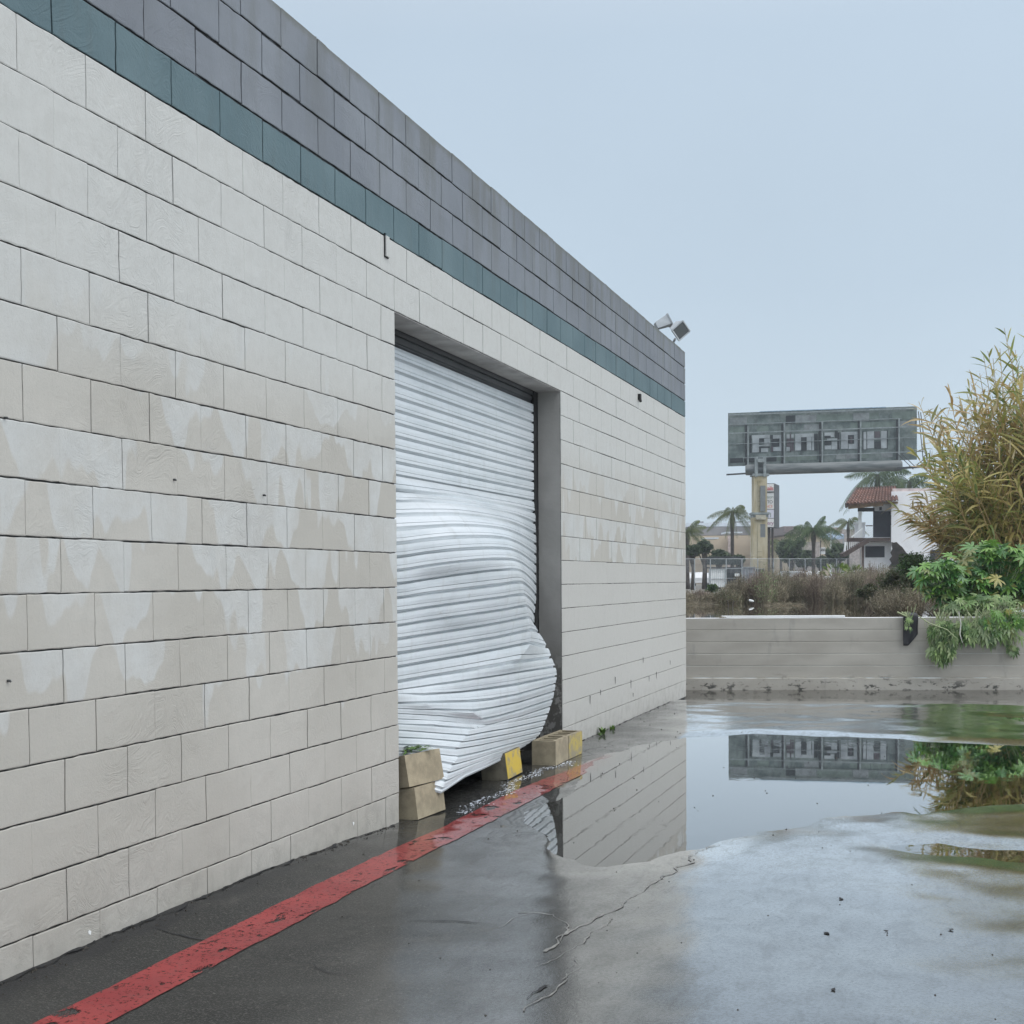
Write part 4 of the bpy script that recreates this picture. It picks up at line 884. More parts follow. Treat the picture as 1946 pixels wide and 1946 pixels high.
# ---- far stores
def gbox(name, px0, px1, py0, py1, D, dep, mat, parent, ploc, D2=None):
    D2 = D2 or D; a = at(px0, py1, D); b = at(px1, py1, D2); z0_ = max(0, a.z) if py1 < 1110 else FIELD-.2; z1_ = at((px0+px1)/2, py0, (D+D2)/2).z
    dv = FW*dep; dv.z = 0; q = MB(); vs_ = [Vector((p.x, p.y, z)) - ploc for z in (z0_, z1_) for p in (a, b, b+dv, a+dv)]
    q.add(vs_, [(0,3,2,1),(4,5,6,7),(0,1,5,4),(1,2,6,5),(2,3,7,6),(3,0,4,7)]); return q.build(name, mat, parent)
M['beige'] = simple('beige_stucco', (.58, .47, .34), .85, .06, .3, .1); M['gband'] = simple('grey_roof_band', (.20, .20, .21), .7, .2, .4); M['wroof'] = simple('white_flat_roof', (.70, .74, .78), .6, .05)
M['brownwall'] = simple('brown_parapet', (.22, .18, .17), .8, .15)
s1 = empty('beige_store', tuple(at(1370, 1100, 215).xy)+(FIELD,), 'long beige store with a grey upper band and white roof, far left', 'store'); l1 = Vector(s1.location)
gbox('wall', 1240, 1455, 1018, 1112, 215, 40, M['beige'], s1, l1); gbox('upper_band', 1235, 1462, 1001.5, 1018, 217, 36, M['gband'], s1, l1); gbox('roof', 1225, 1462, 993.5, 1001.5, 222, 60, M['wroof'], s1, l1)
gbox('pilaster', 1384, 1389, 1018.5, 1110, 214.3, .5, simple('pink_pilaster', (.66, .55, .52), .8), s1, l1)
gbox('canopy', 1380, 1411, 1010.5, 1013.5, 208, 5, M['wroof'], s1, l1); gbox('canopy', 1340, 1366, 1021.5, 1024, 208, 5, M['wroof'], s1, l1)
for i in range(4): gbox('trim_line', 1245, 1454, 1040+i*16, 1040.6+i*16, 214.8, .15, simple('trim', (.42, .35, .27), .8) if i == 0 else bpy.data.materials['trim'], s1, l1)
for i, (a, b) in enumerate(((1330,1337),(1358,1363),(1398,1412),(1420,1426))): gbox('roof_vent', a, b, 991, 993.6, 235, 2, M['gband'], s1, l1)
s2 = empty('tan_store', tuple(at(1545, 1100, 190).xy)+(FIELD,), 'tan store with a brown parapet, behind the full palm', 'store'); l2 = Vector(s2.location)
gbox('wall', 1508, 1580, 1014, 1112, 190, 30, M['beige'], s2, l2); gbox('parapet', 1500, 1600, 1009.5, 1014, 189, 30, M['brownwall'], s2, l2); gbox('upper_wall', 1490, 1514, 1000, 1018, 194, 20, M['brownwall'], s2, l2)
gbox('upper_wall', 1526, 1602, 1002.5, 1009.5, 196, 20, simple('pale_brown_wall', (.36, .30, .27), .8), s2, l2); gbox('low_wall', 1527, 1558, 1030, 1112, 180, 6, simple('dull_pink_wall', (.38, .33, .30), .8), s2, l2)
gbox('wing', 1578, 1640, 1006, 1112, 200, 20, simple('pale_grey_wall', (.42, .38, .36), .8), s2, l2)
q = MB(); a = at(1578, 1026, 168); b = at(1604, 1016, 168); c = at(1604, 1024, 168)
cn = empty('blue_awning', (a.x, a.y, a.z), 'pale blue sloping awning roof beyond the stair of the white house', 'awning')
dv = FW*6; dv.z = .6
q.add([Vector((0,0,0)), c-a, b-a, dv, c-a+dv, b-a+dv], [(0,1,2),(3,5,4),(0,3,4,1),(1,4,5,2),(2,5,3,0)]); q.build('canopy', simple('blue_metal', (.36, .46, .60), .5), cn)
q = MB(); p_ = at(1603, 1024, 168)-a; q.bar((p_.x, p_.y, p_.z), (p_.x, p_.y, FIELD-a.z), .12); p_ = at(1580, 1025, 168)-a; q.bar((p_.x, p_.y, p_.z), (p_.x, p_.y, FIELD-a.z), .12); q.build('post', M['steel'], cn)
# street lamps
def slamp(px, py, D, lb, w_=.2, arm=-8):
    t = at(px, py, D); e_ = empty('street_lamp', (t.x, t.y, FIELD), lb, 'lamp post', 'lamp posts by the stores'); H_ = t.z-FIELD
    q = MB(); q.tube([(0, 0, 0), (0, 0, H_)], [w_, w_*.7], 6); q.build('post', M['white'], e_)
    q = MB(); d = RT*(arm/F_PX*D); q.bar((0, 0, H_-.05), (d.x, d.y, H_+.05), .12, .1); q.bar((d.x*.6, d.y*.6, H_+.05), (d.x, d.y, H_+.06), .5, .14); q.build('lamp_head', M['steel'], e_)
slamp(1578.5, 1003, 160, 'white lamp post in front of the tan store', .12, 0.1); slamp(1427, 983, 175, 'thin lamp post half behind the billboard post, its head reaching left', .07, -11)
# small white sign
ws = empty('street_sign', tuple(at(1563, 1046, 100).xy)+(FIELD,), 'small white sign with dark marks on a thin post beside the full palm', 'sign'); wl_ = Vector(ws.location)
q = MB(); a = at(1558.3, 1040.5, 100)-wl_; b = at(1568.5, 1053, 100)-wl_; q.box((0, 0, 0), (1, .04, 1), Matrix.Translation((a.x, a.y, b.z)) @ Matrix.Rotation(YAW, 4, 'Z') @ Matrix.Diagonal(((b-a).xy.length, 1, a.z-b.z, 1))); q.build('panel', M['white'], ws)
txt('888', 1568, 1047, 7.0, M['txk'], ws, 100, wl_, RT, -FW.cross(RT).cross(RT).normalized()*-1 if False else Vector((RT.y, -RT.x, 0)))
q = MB(); p_ = at(1559.5, 1027, 100)-wl_; q.tube([(p_.x, p_.y, 0), (p_.x, p_.y, p_.z)], .035, 6); q.build('post', M['dsteel'], ws)

# ---- white house with tiled roof
hs = empty('white_house', tuple(at(1690, 1090, 90).xy)+(FIELD,), 'derelict white stucco house with red tiled roof, balcony and boarded openings', 'house'); hl = Vector(hs.location)
t_ = NT('white_stucco'); P_ = t_.coord(); t_.set(Base_Color=t_.mix(t_.mr(t_.noise(P_, .8, 6, .65), .5, .72, 0, .6), (.86, .86, .87), (.66, .64, .65)), Roughness=.8, Normal=t_.bump(t_.noise(P_, 9, 5), .3, .02)); M['hw'] = t_.m
M['board'] = simple('charcoal_board', (.040, .042, .052), .7, .3, .9); M['wood'] = simple('brown_stained_wood', (.085, .06, .052), .8, .3, 3); M['owood'] = simple('weathered_fascia', (.21, .135, .075), .8, .3, 5)
HP = lambda x, y, D=90.: at(x, y, D)-hl
def hbox(nm, x0, y0, x1, y1, D, dep, mat, parent=hs): 
    a = HP(x0, y1, D); b = HP(x1, y0, D); w_ = (HP(x1, y1, D)-a).xy.length
    zb_ = a.z if y1 < 1090 else -.1
    q = MB(); dv = ray((x0+x1)/2, 1097); dv.z = 0; dv = dv.normalized()*dep; c0 = Vector((a.x, a.y, 0)); c1 = c0+RT*w_
    q.add([p+Vector((0, 0, z)) for z in (zb_, b.z) for p in (c0, c1, c1+dv, c0+dv)], [(0,3,2,1),(4,5,6,7),(0,1,5,4),(1,2,6,5),(2,3,7,6),(3,0,4,7)]); return q.build(nm, mat, parent)
hbox('wall', 1642, 1026, 1694, 1100, 90, 7, M['hw']); hbox('upper_wall', 1659, 953, 1706, 1025.5, 90.02, 7, M['hw'])
hbox('wing_wall', 1693.5, 933, 1880, 1100, 89.2, 9, M['hw']); hbox('parapet', 1696, 927, 1884, 934, 89.1, 9.2, simple('pink_parapet', (.60, .50, .48), .8))
hbox('beam', 1630, 964.5, 1662, 972, 89.6, .3, M['dark']); hbox('porch_post', 1631, 972, 1637.5, 1022, 89.3, .22, M['white']); hbox('porch_wall', 1624, 995, 1644, 1022, 93, .2, M['hw']); hbox('rail_cap', 1621.5, 992.5, 1645, 996, 92.8, .5, M['white'])
hbox('boarded_opening', 1659.3, 971.3, 1692.2, 1021.0, 89.90, .11, M['board']); hbox('boarded_window', 1692, 979, 1704.8, 998, 89.10, .09, M['board']); hbox('boarded_window', 1644.5, 1037.8, 1681, 1059.3, 89.93, .09, M['board']); hbox('boarded_window', 1840, 962, 1862, 994, 89.08, .1, M['board']); hbox('window', 1768, 1045, 1800, 1066, 89.08, .1, M['board'])
hbox('vent', 1671, 963.5, 1676, 970, 89.95, .06, M['board']); hbox('sill', 1657, 1021.2, 1693, 1023.8, 89.7, .4, M['white'])
hbox('balcony_floor', 1609, 1022, 1692, 1029, 88.9, 1.1, M['wood']); hbox('railing', 1645, 998, 1658.5, 1000, 88.9, .06, M['wood'])
for i in range(7): hbox('baluster', 1646+i*2.0, 1000, 1646.7+i*2.0, 1022, 88.92, .04, M['white'])
hbox('support_post', 1637.5, 1029, 1642, 1100, 89.0, .3, M['wood']); hbox('support_post', 1634.5, 1029, 1636, 1100, 89.3, .1, M['white'])
q = MB(); q.bar(HP(1646, 1028, 88.8), HP(1600, 1055.5, 88.8), .9, .26); q.build('stair_stringer', M['wood'], hs)
q = MB(); q.bar(HP(1640, 1004, 88.8), HP(1618, 1021, 88.8), .08); q.bar(HP(1607, 1030, 88.75), HP(1605, 1048, 88.75), .1); 
for i in range(9): x_ = 1607+i*3.6; q.bar(HP(x_, 1030, 88.75), HP(x_, 1050-(x_-1607)*.56, 88.75), .035)
for i in range(6): x_ = 1620+i*3.6; q.bar(HP(x_, 1021-(x_-1618)*.75, 88.75), HP(x_, 1022, 88.75), .035)
q.build('stair_railing', M['white'], hs)
# tiled roof as rolls of curved tiles
q = MB(); nu, nv = 15*8, 8; eL, eR, rL, rR = HP(1607.5, 960, 88.0), HP(1707.5, 953, 88.0), HP(1626, 931, 91.5), HP(1702.5, 927.5, 91.5)
nrm = (eR-eL).cross(rL-eL).normalized(); nrm = nrm if nrm.z > 0 else -nrm
for j in range(nv*2+1):
    jj = j/2; row = int(jj); st_ = .0 if j % 2 == 0 else -.05
    for i in range(nu+1):
        u = i/nu; v = min(1, (jj if j % 2 == 0 else jj+.48)/nv); p = (eL.lerp(eR, u)).lerp(rL.lerp(rR, u), v)
        q.v.append(tuple(p+nrm*(abs(math.sin(u*15*math.pi))*.13+(.06 if j % 2 == 0 else .0))))
for j in range(nv*2):
    for i in range(nu): a = j*(nu+1)+i; q.f.append((a, a+1, a+nu+2, a+nu+1))
t_ = NT('clay_roof_tiles'); P_ = t_.coord(); t_.set(Base_Color=t_.mix(t_.mr(t_.noise(P_, 1.4, 6, .7), .4, .65), (.15, .085, .065), (.27, .14, .105)), Roughness=.8); M['tile'] = t_.m
ro = q.build('tiled_roof', M['tile'], hs); s_ = ro.modifiers.new('s', 'SOLIDIFY'); s_.thickness = .05
q = MB(); q.bar(HP(1608, 961, 87.95), HP(1628, 931, 91.4), .12, .3); q.bar(HP(1625, 930.5, 91.5), HP(1703, 927, 91.5), .2, .2); q.build('verge', M['wood'], ro)
q = MB(); bl, br = HP(1612, 963.5, 88.3), HP(1678, 957, 88.3); q.bar(bl, br, .1, .26); q.bar(HP(1678, 956.5, 88.4), HP(1706, 955, 88.4), .1, .12); q.build('fascia', M['owood'], hs)
q = MB(); q.add([HP(1612, 963, 88.3), HP(1706, 957, 88.3), HP(1706, 957, 91.4), HP(1612, 963, 91.4)], [(0, 1, 2, 3)]); q.build('eave_soffit', M['wood'], hs)
q = MB(); q.add([HP(1625, 931.5, 91.6), HP(1703, 928, 91.6), HP(1707, 955, 95), HP(1609, 961, 95)], [(0, 1, 2, 3)]); q.build('rear_roof_slope', M['tile'], hs)
# burnt break in the wall
hp_ = [(1694,1030),(1699,1031),(1704,1030),(1709,1035),(1715,1040),(1722,1050),(1730,1056),(1732,1049),(1736,1054),(1744,1056),(1752,1056),(1756,1100),(1690,1100),(1693,1085),(1688,1078),(1694,1070),(1690,1063),(1695,1057),(1692,1050),(1696,1043),(1694,1036)]
q = MB(); vs_ = [HP(x, y, 89.12) for x, y in hp_]+[HP(x, y, 89.19) for x, y in hp_]; n = len(hp_)
q.add(vs_, [tuple(range(n)), tuple(range(n, 2*n))[::-1]]+[(i, (i+1) % n, n+(i+1) % n, n+i) for i in range(n)]); q.build('burnt_opening', simple('charred_hollow', (.035, .028, .024), .9, .5, 3), hs)

# ---- fences, panels, cars at the far side of the field
def panel(px0, px1, py0, py1, D, mat, nm, lb, ribs, cat='fence panel', sign=False):
    a = at(px0, py0, D); b = at(px1, py0, D); w_ = (b-a).xy.length; h = a.z-at(px0, py1, D).z
    e_ = empty(nm, (a.x, a.y, a.z-h), lb, cat, 'fence panels at the far side of the field', rz=YAW)
    q = MB(); n = ribs*4
    for i in range(n+1):
        x_ = w_*i/n; yo = .03 if i % 4 in (1, 2) else 0
        q.v += [(x_, yo, 0), (x_, yo, h)]
    for i in range(n): q.f.append((2*i, 2*i+2, 2*i+3, 2*i+1))
    o_ = q.build('sheet', mat, e_); s_ = o_.modifiers.new('s', 'SOLIDIFY'); s_.thickness = .03
    q = MB(); q.bar((0, -.03, h), (w_, -.03, h), .05); q.bar((0, -.03, h*.45), (w_, -.03, h*.45), .04); q.bar((0, -.03, 0), (0, -.03, h), .06); q.bar((w_, -.03, 0), (w_, -.03, h), .06); q.build('frame', M['steel'], e_)
    if sign: q = MB(); q.box((w_*.55, -.09, h*.55), (w_*.85, -.06, h*.72)); q.build('notice', M['white'], e_)
panel(1347.5, 1378.5, 1081.5, 1116, 96, M['white'], 'corrugated_panel', 'bright white corrugated fence panel, leftmost of the three', 8)
panel(1379, 1409.5, 1080.5, 1114, 96, simple('dark_screen', (.055, .06, .062), .8), 'screened_panel', 'dark screened fence panel with a small white notice, middle of the three', 3, sign=True)
panel(1410, 1435, 1078, 1112, 94, simple('grey_corrugated', (.30, .31, .34), .6), 'corrugated_panel', 'grey corrugated fence panel, rightmost of the three', 8)
panel(1435.5, 1452, 1081, 1112, 97, M['dsteel'], 'screened_panel', 'short black fence panel at the foot of the billboard post', 3)
ff = empty('chain_link_fence', tuple(at(1450, 1100, 92).xy)+(FIELD,), 'long chain-link fence with pipe rails across the field', 'fence'); fl = Vector(ff.location)
for k, px in enumerate(range(1290, 1620, 30)):
    q = MB(); t = at(px, 1061.5, 92)-fl; q.tube([(t.x, t.y, 0), (t.x, t.y, t.z)], .035, 6); q.build('post', M['steel'], ff)
q = MB(); q.tube([at(1280, 1062.0, 92)-fl, at(1620, 1062, 92)-fl], .022, 6); q.build('top_rail', M['steel'], ff)
q = MB()
for i in range(260):
    for sgn in (1, -1):
        x0 = 1282+i*1.3; a = at(x0, 1063, 92)-fl; b = at(x0+sgn*26, 1089, 92)-fl; q.bar(a, b, .003)
q.build('mesh', simple('fence_wire', (.30, .32, .33), .5), ff)
ct = empty('shelter_frame', tuple(at(1378, 1080, 100).xy)+(FIELD,), 'black rectangular shelter frame in front of the low trees', 'frame'); cl_ = Vector(ct.location)
for x0, y0, x1, y1 in ((1342, 1059, 1411, 1059), (1342, 1079, 1411, 1079)):
    q = MB(); q.bar(at(x0, y0, 100)-cl_, at(x1, y1, 100)-cl_, .12, .10); q.build('beam', M['dsteel'], ct)
for px, w_ in ((1342, .10), (1409.5, .20)):
    q = MB(); t = at(px, 1059, 100)-cl_; q.bar((t.x, t.y, 0), (t.x, t.y, t.z), w_); q.build('post', M['dark'], ct)
q = MB(); a = at(1343, 1060, 100.6)-cl_; b = at(1408, 1060, 100.6)-cl_; n_ = 10
q.add([a, b, Vector((b.x, b.y, b.z-.5)), Vector((a.x, a.y, a.z-.5))], [(0, 1, 2, 3)]); q.build('awning_strip', simple('dark_green_screen', (.03, .045, .04), .8), ct)
def car(px, D, yaw, col, lb):
    g0 = at(px, 1110, D); e_ = empty('parked_car', (g0.x, g0.y, FIELD-.02), lb, 'car', 'cars parked beyond the field', rz=yaw)
    prof = [(-2.2,.35),(-2.25,.75),(-1.6,.92),(-.95,1.38),(.7,1.42),(1.45,.98),(2.15,.82),(2.25,.4)]
    q = MB(); n = len(prof); W_ = .85
    for s_ in (-1, 1):
        for x_, z_ in prof: q.v.append((x_, s_*W_*(1 if z_ < 1 else .82), z_))
    q.f = [tuple(range(n))[::-1], tuple(range(n, 2*n))]+[(i, (i+1) % n, n+(i+1) % n, n+i) for i in range(n)]
    bevel(q.build('body', col, e_), .08, 3)
    q = MB()
    for s_ in (-1, 1): q.add([(-1.25, s_*.80, 1.0), (1.2, s_*.80, 1.0), (.65, s_*.715, 1.34), (-.85, s_*.715, 1.34)], [(0, 1, 2, 3)])
    q.add([(1.40, -.66, 1.02), (1.40, .66, 1.02), (.76, .6, 1.38), (.76, -.6, 1.38)], [(0, 1, 2, 3)]); q.build('windows', M['lens'], e_)
    for x_ in (-1.4, 1.4):
        for s_ in (-.87, .87): q = MB(); q.tube([(x_, s_-.1, .33), (x_, s_+.1, .33)], .33, 16); w_ = q.build('wheel', M['dark'], e_); q = MB(); q.tube([(x_, s_-.11, .33), (x_, s_+.11, .33)], .17, 12); q.build('rim', M['steel'], w_)
cw_ = simple('white_car_paint', (.78, .79, .80), .25, .02, bump=0, coat=1); cs_ = simple('silver_car_paint', (.50, .53, .55), .3, .02, metal=.4, bump=0, coat=1)
car(1322, 128, YAW+.3, cw_, 'white car, nearest the warehouse corner'); car(1362, 134, YAW+1.2, cs_, 'silver car under the trees behind the white panel'); car(1505, 120, YAW-.2, cs_, 'pale silver car behind the brush, right of the sign pole'); car(1538, 124, YAW+.2, cw_, 'white car behind the trunk of the full palm'); car(1335, 150, YAW+1.4, cw_, 'second white car further back among the trees')
car(1391, 142, YAW+.1, cw_, 'white car seen through the shelter frame')

# ---- scrub on the far bank
KIND = ['brown', 'reddry', 'brown', 'olive']
spots = []
for i in range(15): spots.append((1296+i*29+R.uniform(-7, 7), R.uniform(38.5, 41), R.uniform(28, 42) if i < 4 else R.uniform(52, 84), R.uniform(52, 70), 'front'))
for i in range(14): spots.append((1400+i*23+R.uniform(-7, 7), R.uniform(43, 49), R.uniform(60, 88) if i > 1 else 44, R.uniform(50, 70), 'rear'))
PLC = ['at the warehouse corner', 'below the white fence panel', 'left of the white fence panel', 'below the screened panel', 'below the grey panel', 'under the billboard post', 'right of the billboard post', 'under the tenant sign', 'left of the full palm', 'below the full palm', 'right of the full palm', 'below the stair', 'below the boarded lower window', 'left of the burnt opening', 'below the burnt opening']
for i, (px, D, hp, wp, row) in enumerate(spots):
    k = KIND[i % 4] if row == 'front' else ('brown', 'olive', 'reddry')[i % 3]
    if row == 'front': lb = '%s shrub at the water edge, %s' % ({'brown': 'bare brown', 'reddry': 'reddish brown', 'olive': 'olive-tinged'}[k], PLC[i])
    else: lb = '%s shrub in the back row, %s of the fourteen from the left' % ({'brown': 'brown', 'reddry': 'reddish', 'olive': 'greenish'}[k], ['first', 'second', 'third', 'fourth', 'fifth', 'sixth', 'seventh', 'eighth', 'ninth', 'tenth', 'eleventh', 'twelfth', 'thirteenth', 'fourteenth'][i-15])
    dry_shrub(px, D, hp, wp, lb, 100+i, k, n=300, leafy=.5, base=.72)
tree(1352, 1110, 1128, 30, 60, 'small dark green bush in front of the white fence panel', 70, 'gbush', n=1500, cat='bush', name='green_bush', group='green bushes', trunk_r=.04)
# pale-leaved tall weed and fan palms
dry_shrub(1455, 36.5, 96, 36, 'pale grey-leaved weed standing above the brush by the billboard post', 171, 'castorp', n=60, leafy=.8, base=.72)
def fanpalm(px, py, D, r_, lb, seed, lean=0):
    rn = random.Random(seed); c = at(px, py, D); e_ = empty('fan_palm', (c.x, c.y, FIELD), lb, 'palm', 'low fan palms in the brush'); h = c.z-FIELD; lv = MB(); st_ = MB()
    for i in range(16):
        a = rn.random()*6.28; el = rn.uniform(.15, 1.3); d = Vector((math.cos(a)*math.cos(el)+lean*.4*RT.x, math.sin(a)*math.cos(el), math.sin(el))).normalized()
        hub = Vector((0, 0, h*.5))+d*r_*.75; st_.tube([(0, 0, h*.35), hub], [.02, .012], 4, False); s_ = d.cross(Vector((0, 0, 1))).normalized(); u = s_.cross(d)
        for k in range(15):
            t = (k/14-.5)*2.5; dd = d*math.cos(t)+(s_*.85+u*.35).normalized()*math.sin(t); strip(lv, [hub, hub+dd*r_*.28, hub+dd*r_*.55+Vector((0, 0, -.10*r_))], .055*r_, u)
    st_.tube([(0, 0, 0), (0, 0, h*.5)], [.12, .09], 7); st_.build('stalks', M['stem'], e_); lv.build('fronds', M['fanp'], e_)
M['fanp'] = leafmat('fan_palm_leaf', [(.06, .12, .02), (.12, .20, .035), (.20, .28, .05), (.26, .30, .08)], .5, .3)
fanpalm(1588, 1066, 56, .62, 'bright yellow-green fan palm below the stair, left one of two', 5); fanpalm(1618, 1074, 52, .62, 'fan palm with tattered leaves below the porch, right one of two', 8, 1)

# ---- dark green bushes right, behind the wall
for i, (px, y0, y1, w_, D, lb, mt) in enumerate(((1735, 1040, 1140, 90, 30, 'dark green bush in front of the white house', 'gbush'), (1700, 1075, 1150, 80, 29, 'olive green bush left of the black cloth', 'olive'), (1780, 1050, 1150, 90, 28.5, 'dark bush below the leaning reeds', 'gbush'), (1742, 1110, 1165, 110, 26.5, 'low tangled bush just behind the wall by the cloth', 'olive'), (1660, 1105, 1155, 80, 31, 'low olive bush at the right end of the pond', 'olive'))):
    tree(px, y0, y1, w_, D, lb, 80+i, mt, n=4200, cat='bush', name='green_bush', group='green bushes', ls=.030, base=.72, trunk_r=.03)
for i, (px, D, hp, wp, lb) in enumerate(((1720, 25.5, 70, 120, 'bare brown tangle behind the wall, left of the hanging leaves'), (1800, 25, 60, 120, 'bare brown tangle under the castor leaves'), (1690, 27.5, 60, 90, 'bare twigs behind the wall, left of the cloth'))):
    dry_shrub(px, D, hp, wp, lb, 190+i, 'brown', n=260, leafy=.35, base=.75, thick=.009, group='bare tangles behind the wall')

# ---- giant reeds
def reeds(px, D, n, spread, lean, hmin, hmax, lb, seed, mat, leafl=(.45, .75), sdl=.3):
    rn = random.Random(seed); g0 = at(px, 1100, D); e_ = empty('giant_reed', (g0.x, g0.y, .8), lb, 'reed clump', 'giant reed clumps'); cn = MB(); lv = MB()
    for i in range(n):
        b = RT*rn.gauss(0, spread)+Vector((0, 1, 0))*rn.gauss(0, spread*.8); h = rn.uniform(hmin, hmax); ln_ = lean+rn.gauss(0, sdl)
        d = RT*(ln_)+Vector((0, 1, 0))*rn.gauss(0, .3); K = 9; P = []
        for k in range(K+1): f = k/K; P.append(b+Vector((0, 0, h*(f-.16*abs(ln_)*f*f)))+d*h*.55*f**1.7)
        cn.tube(P[::3], [.015, .013, .010, .005], 4, False); az = rn.random()*6
        nl = 27
        for j in range(nl):
            f = .22+.78*(j/nl)**.85; s = f*K; k = min(int(s), K-1); p = P[k].lerp(P[k+1], s-k); tg = (P[min(k+1, K)]-P[k]).normalized()
            az = az+math.pi+rn.uniform(-.5, .5); o_ = Vector((math.cos(az), math.sin(az), 0)); o_ = (o_-tg*o_.dot(tg)).normalized()
            L_ = rn.uniform(*leafl)*(1.1-.45*max(0, f-.6)/.4); up_ = tg*rn.uniform(.5, 1.0)+o_*rn.uniform(.5, .9); up_.normalize()
            dr = rn.uniform(.2, .95)*(1.3 if f < .5 else .6)
            pts = [p+up_*L_*q+Vector((0, 0, -dr*L_*q*q)) for q in (0, .3, .6, .85, 1.05)]
            sd_ = tg.cross(o_).normalized(); sd_ = (sd_+Vector((rn.gauss(0, .4), rn.gauss(0, .4), rn.gauss(0, .4)))).normalized()
            strip(lv, pts, rn.uniform(.038, .075), sd_)
    cn.build('canes', M['cane'], e_); lv.build('reed_leaves', M[mat], e_)
reeds(1968, 29, 115, .72, -.22, 3.3, 5.0, 'main golden reed clump at the right edge, tallest in view', 301, 'reed', (.5, .85), .22)
reeds(2000, 28, 55, .6, -.1, 4.2, 5.7, 'reed clump mostly cut off by the right edge, behind the main one', 302, 'reedg', (.5, .85), .2)
reeds(1925, 27.5, 40, .35, -.62, 2.6, 3.7, 'reed clump leaning far left over the white house', 303, 'reedg', (.45, .75), .15)
reeds(1880, 30, 44, .45, -.85, 1.7, 2.9, 'low drooping dry reeds in front of the white house', 304, 'reed', (.4, .7), .33)

# ---- castor bean plants over the wall
def palmate(mb, c, n, ax, R_, lobes=8, droop=.3, rn=R):
    """star-shaped leaf: centre c, facing n, main axis ax"""
    n = n.normalized(); ax = (ax-n*ax.dot(n)).normalized(); s_ = n.cross(ax); b = len(mb.v); mb.v.append(tuple(c))
    for k in range(lobes):
        t = (k/(lobes-1)-.5)*4.6; L_ = R_*(1-.30*abs(t)/2.3)*rn.uniform(.85, 1.1)
        def P(a, r_): 
            v = ax*math.cos(a)*r_+s_*math.sin(a)*r_; return tuple(c+v-Vector((0, 0, 1))*droop*r_*r_/R_+n*(.05*R_ if r_ > .3*R_ else 0))
        hw = 4.6/(lobes-1)/2
        mb.v += [P(t-hw, L_*.36), P(t-hw*.60, L_*.68), P(t, L_), P(t+hw*.60, L_*.68)]
    for k in range(lobes):
        q = b+1+k*4; nx_ = q+4 if k < lobes-1 else None
        mb.f.append((b, q, q+1, q+3)); mb.f.append((q+1, q+2, q+3))
        if nx_: mb.f.append((b, q+3, nx_))
def castor(px, py, D, n, rx, rz, R_, lb, seed, mat='castor', hang=False, base=None):
    rn = random.Random(seed); D = wD(px)+D; k_ = 1.25; rx *= k_; rz *= k_; R_ *= k_; c = at(px, py, D); e_ = empty('castor_bean_plant', (c.x, c.y, base if base is not None else .8), lb, 'castor bean plant', 'castor bean plants over the wall'); el = Vector(e_.location)
    lv = MB(); st_ = MB(); c = c-el
    for i in range(n):
        a = rn.random()*6.28; q = rn.random()**.5; p = c+RT*math.cos(a)*rx*q+Vector((0, 0, 1))*math.sin(a)*rz*q+FW*(rn.uniform(-.5, .5)*rx*.7 if not hang else rn.uniform(-.10, .04))
        if hang:
            nn = (-FW+Vector((rn.gauss(0, .5), rn.gauss(0, .5), rn.gauss(.1, .35)))); ax = Vector((rn.gauss(0, .35), rn.gauss(0, .35), -1)); dr = rn.uniform(.3, .9)
            palmate(lv, p, nn, ax, R_*rn.uniform(.5, 1.1), 7, dr, rn)
            if rn.random() < .55: t = p+Vector((rn.gauss(0, .05), rn.gauss(0, .05), rn.uniform(.10, .28))); st_.tube([t, (t+p)/2+RT*rn.gauss(0, .03), p], [.005, .004, .003], 4, False)
        else:
            nn = Vector((rn.gauss(0, .45), rn.gauss(-.35, .45), 1)); ax = RT*rn.choice((-1, 1))*rn.uniform(.3, 1)-FW*rn.uniform(-.3, 1)
            palmate(lv, p, nn, ax, R_*rn.uniform(.6, 1.15), 8, rn.uniform(.1, .6), rn); b = Vector((c.x*.6, c.y*.6, max(0, c.z-rz*1.2)))
            if rn.random() < .4: st_.tube([b.lerp(p, .55), b.lerp(p, .8)+Vector((0, 0, .03)), p], [.007, .005, .004], 4, False)
    for i in range(5): a = i*1.3; st_.tube([(rn.uniform(-.2, .2), rn.uniform(-.1, .1), 0), (c.x*.5+rn.uniform(-.2, .2)*rx, c.y*.5, c.z*.5), (c.x+math.cos(a)*rx*.5, c.y, c.z+math.sin(a)*rz*.3)], [.014, .011, .007], 5, False)
    st_.build('stems', M['stem'], e_); lv.build('leaves', M[mat], e_)
castor(1895, 1085, 1.6, 230, .72, .40, .20, 'upright castor bean plant with broad star leaves, right edge above the wall', 401)
castor(1830, 1120, 1.1, 130, .50, .28, .19, 'castor bean plant with bluish green leaves below the reeds', 402)
castor(1785, 1100, .8, 85, .34, .24, .16, 'small leftmost castor shoot with bright young leaves', 403)
castor(1870, 1150, .5, 120, .5, .12, .13, 'dense castor foliage resting on the wall top', 404, 'castorp')
dA = -.13
castor(1790, 1215, dA, 150, .17, .25, .11, 'big wilted castor branch hanging down the wall face, right of the cloth', 405, 'castorp', True, base=.9)
castor(1862, 1195, dA+.05, 190, .40, .13, .11, 'wide mat of wilted castor leaves draped over the wall', 406, 'castorp', True, base=.9)
castor(1725, 1182, dA, 12, .05, .10, .05, 'small wilted sprig hanging over the black cloth', 407, 'castorp', True, base=.9)
castor(1925, 1220, dA+.1, 26, .10, .16, .08, 'thin wilted stalks dangling at the right edge of the wall', 408, 'castorp', True, base=.9)
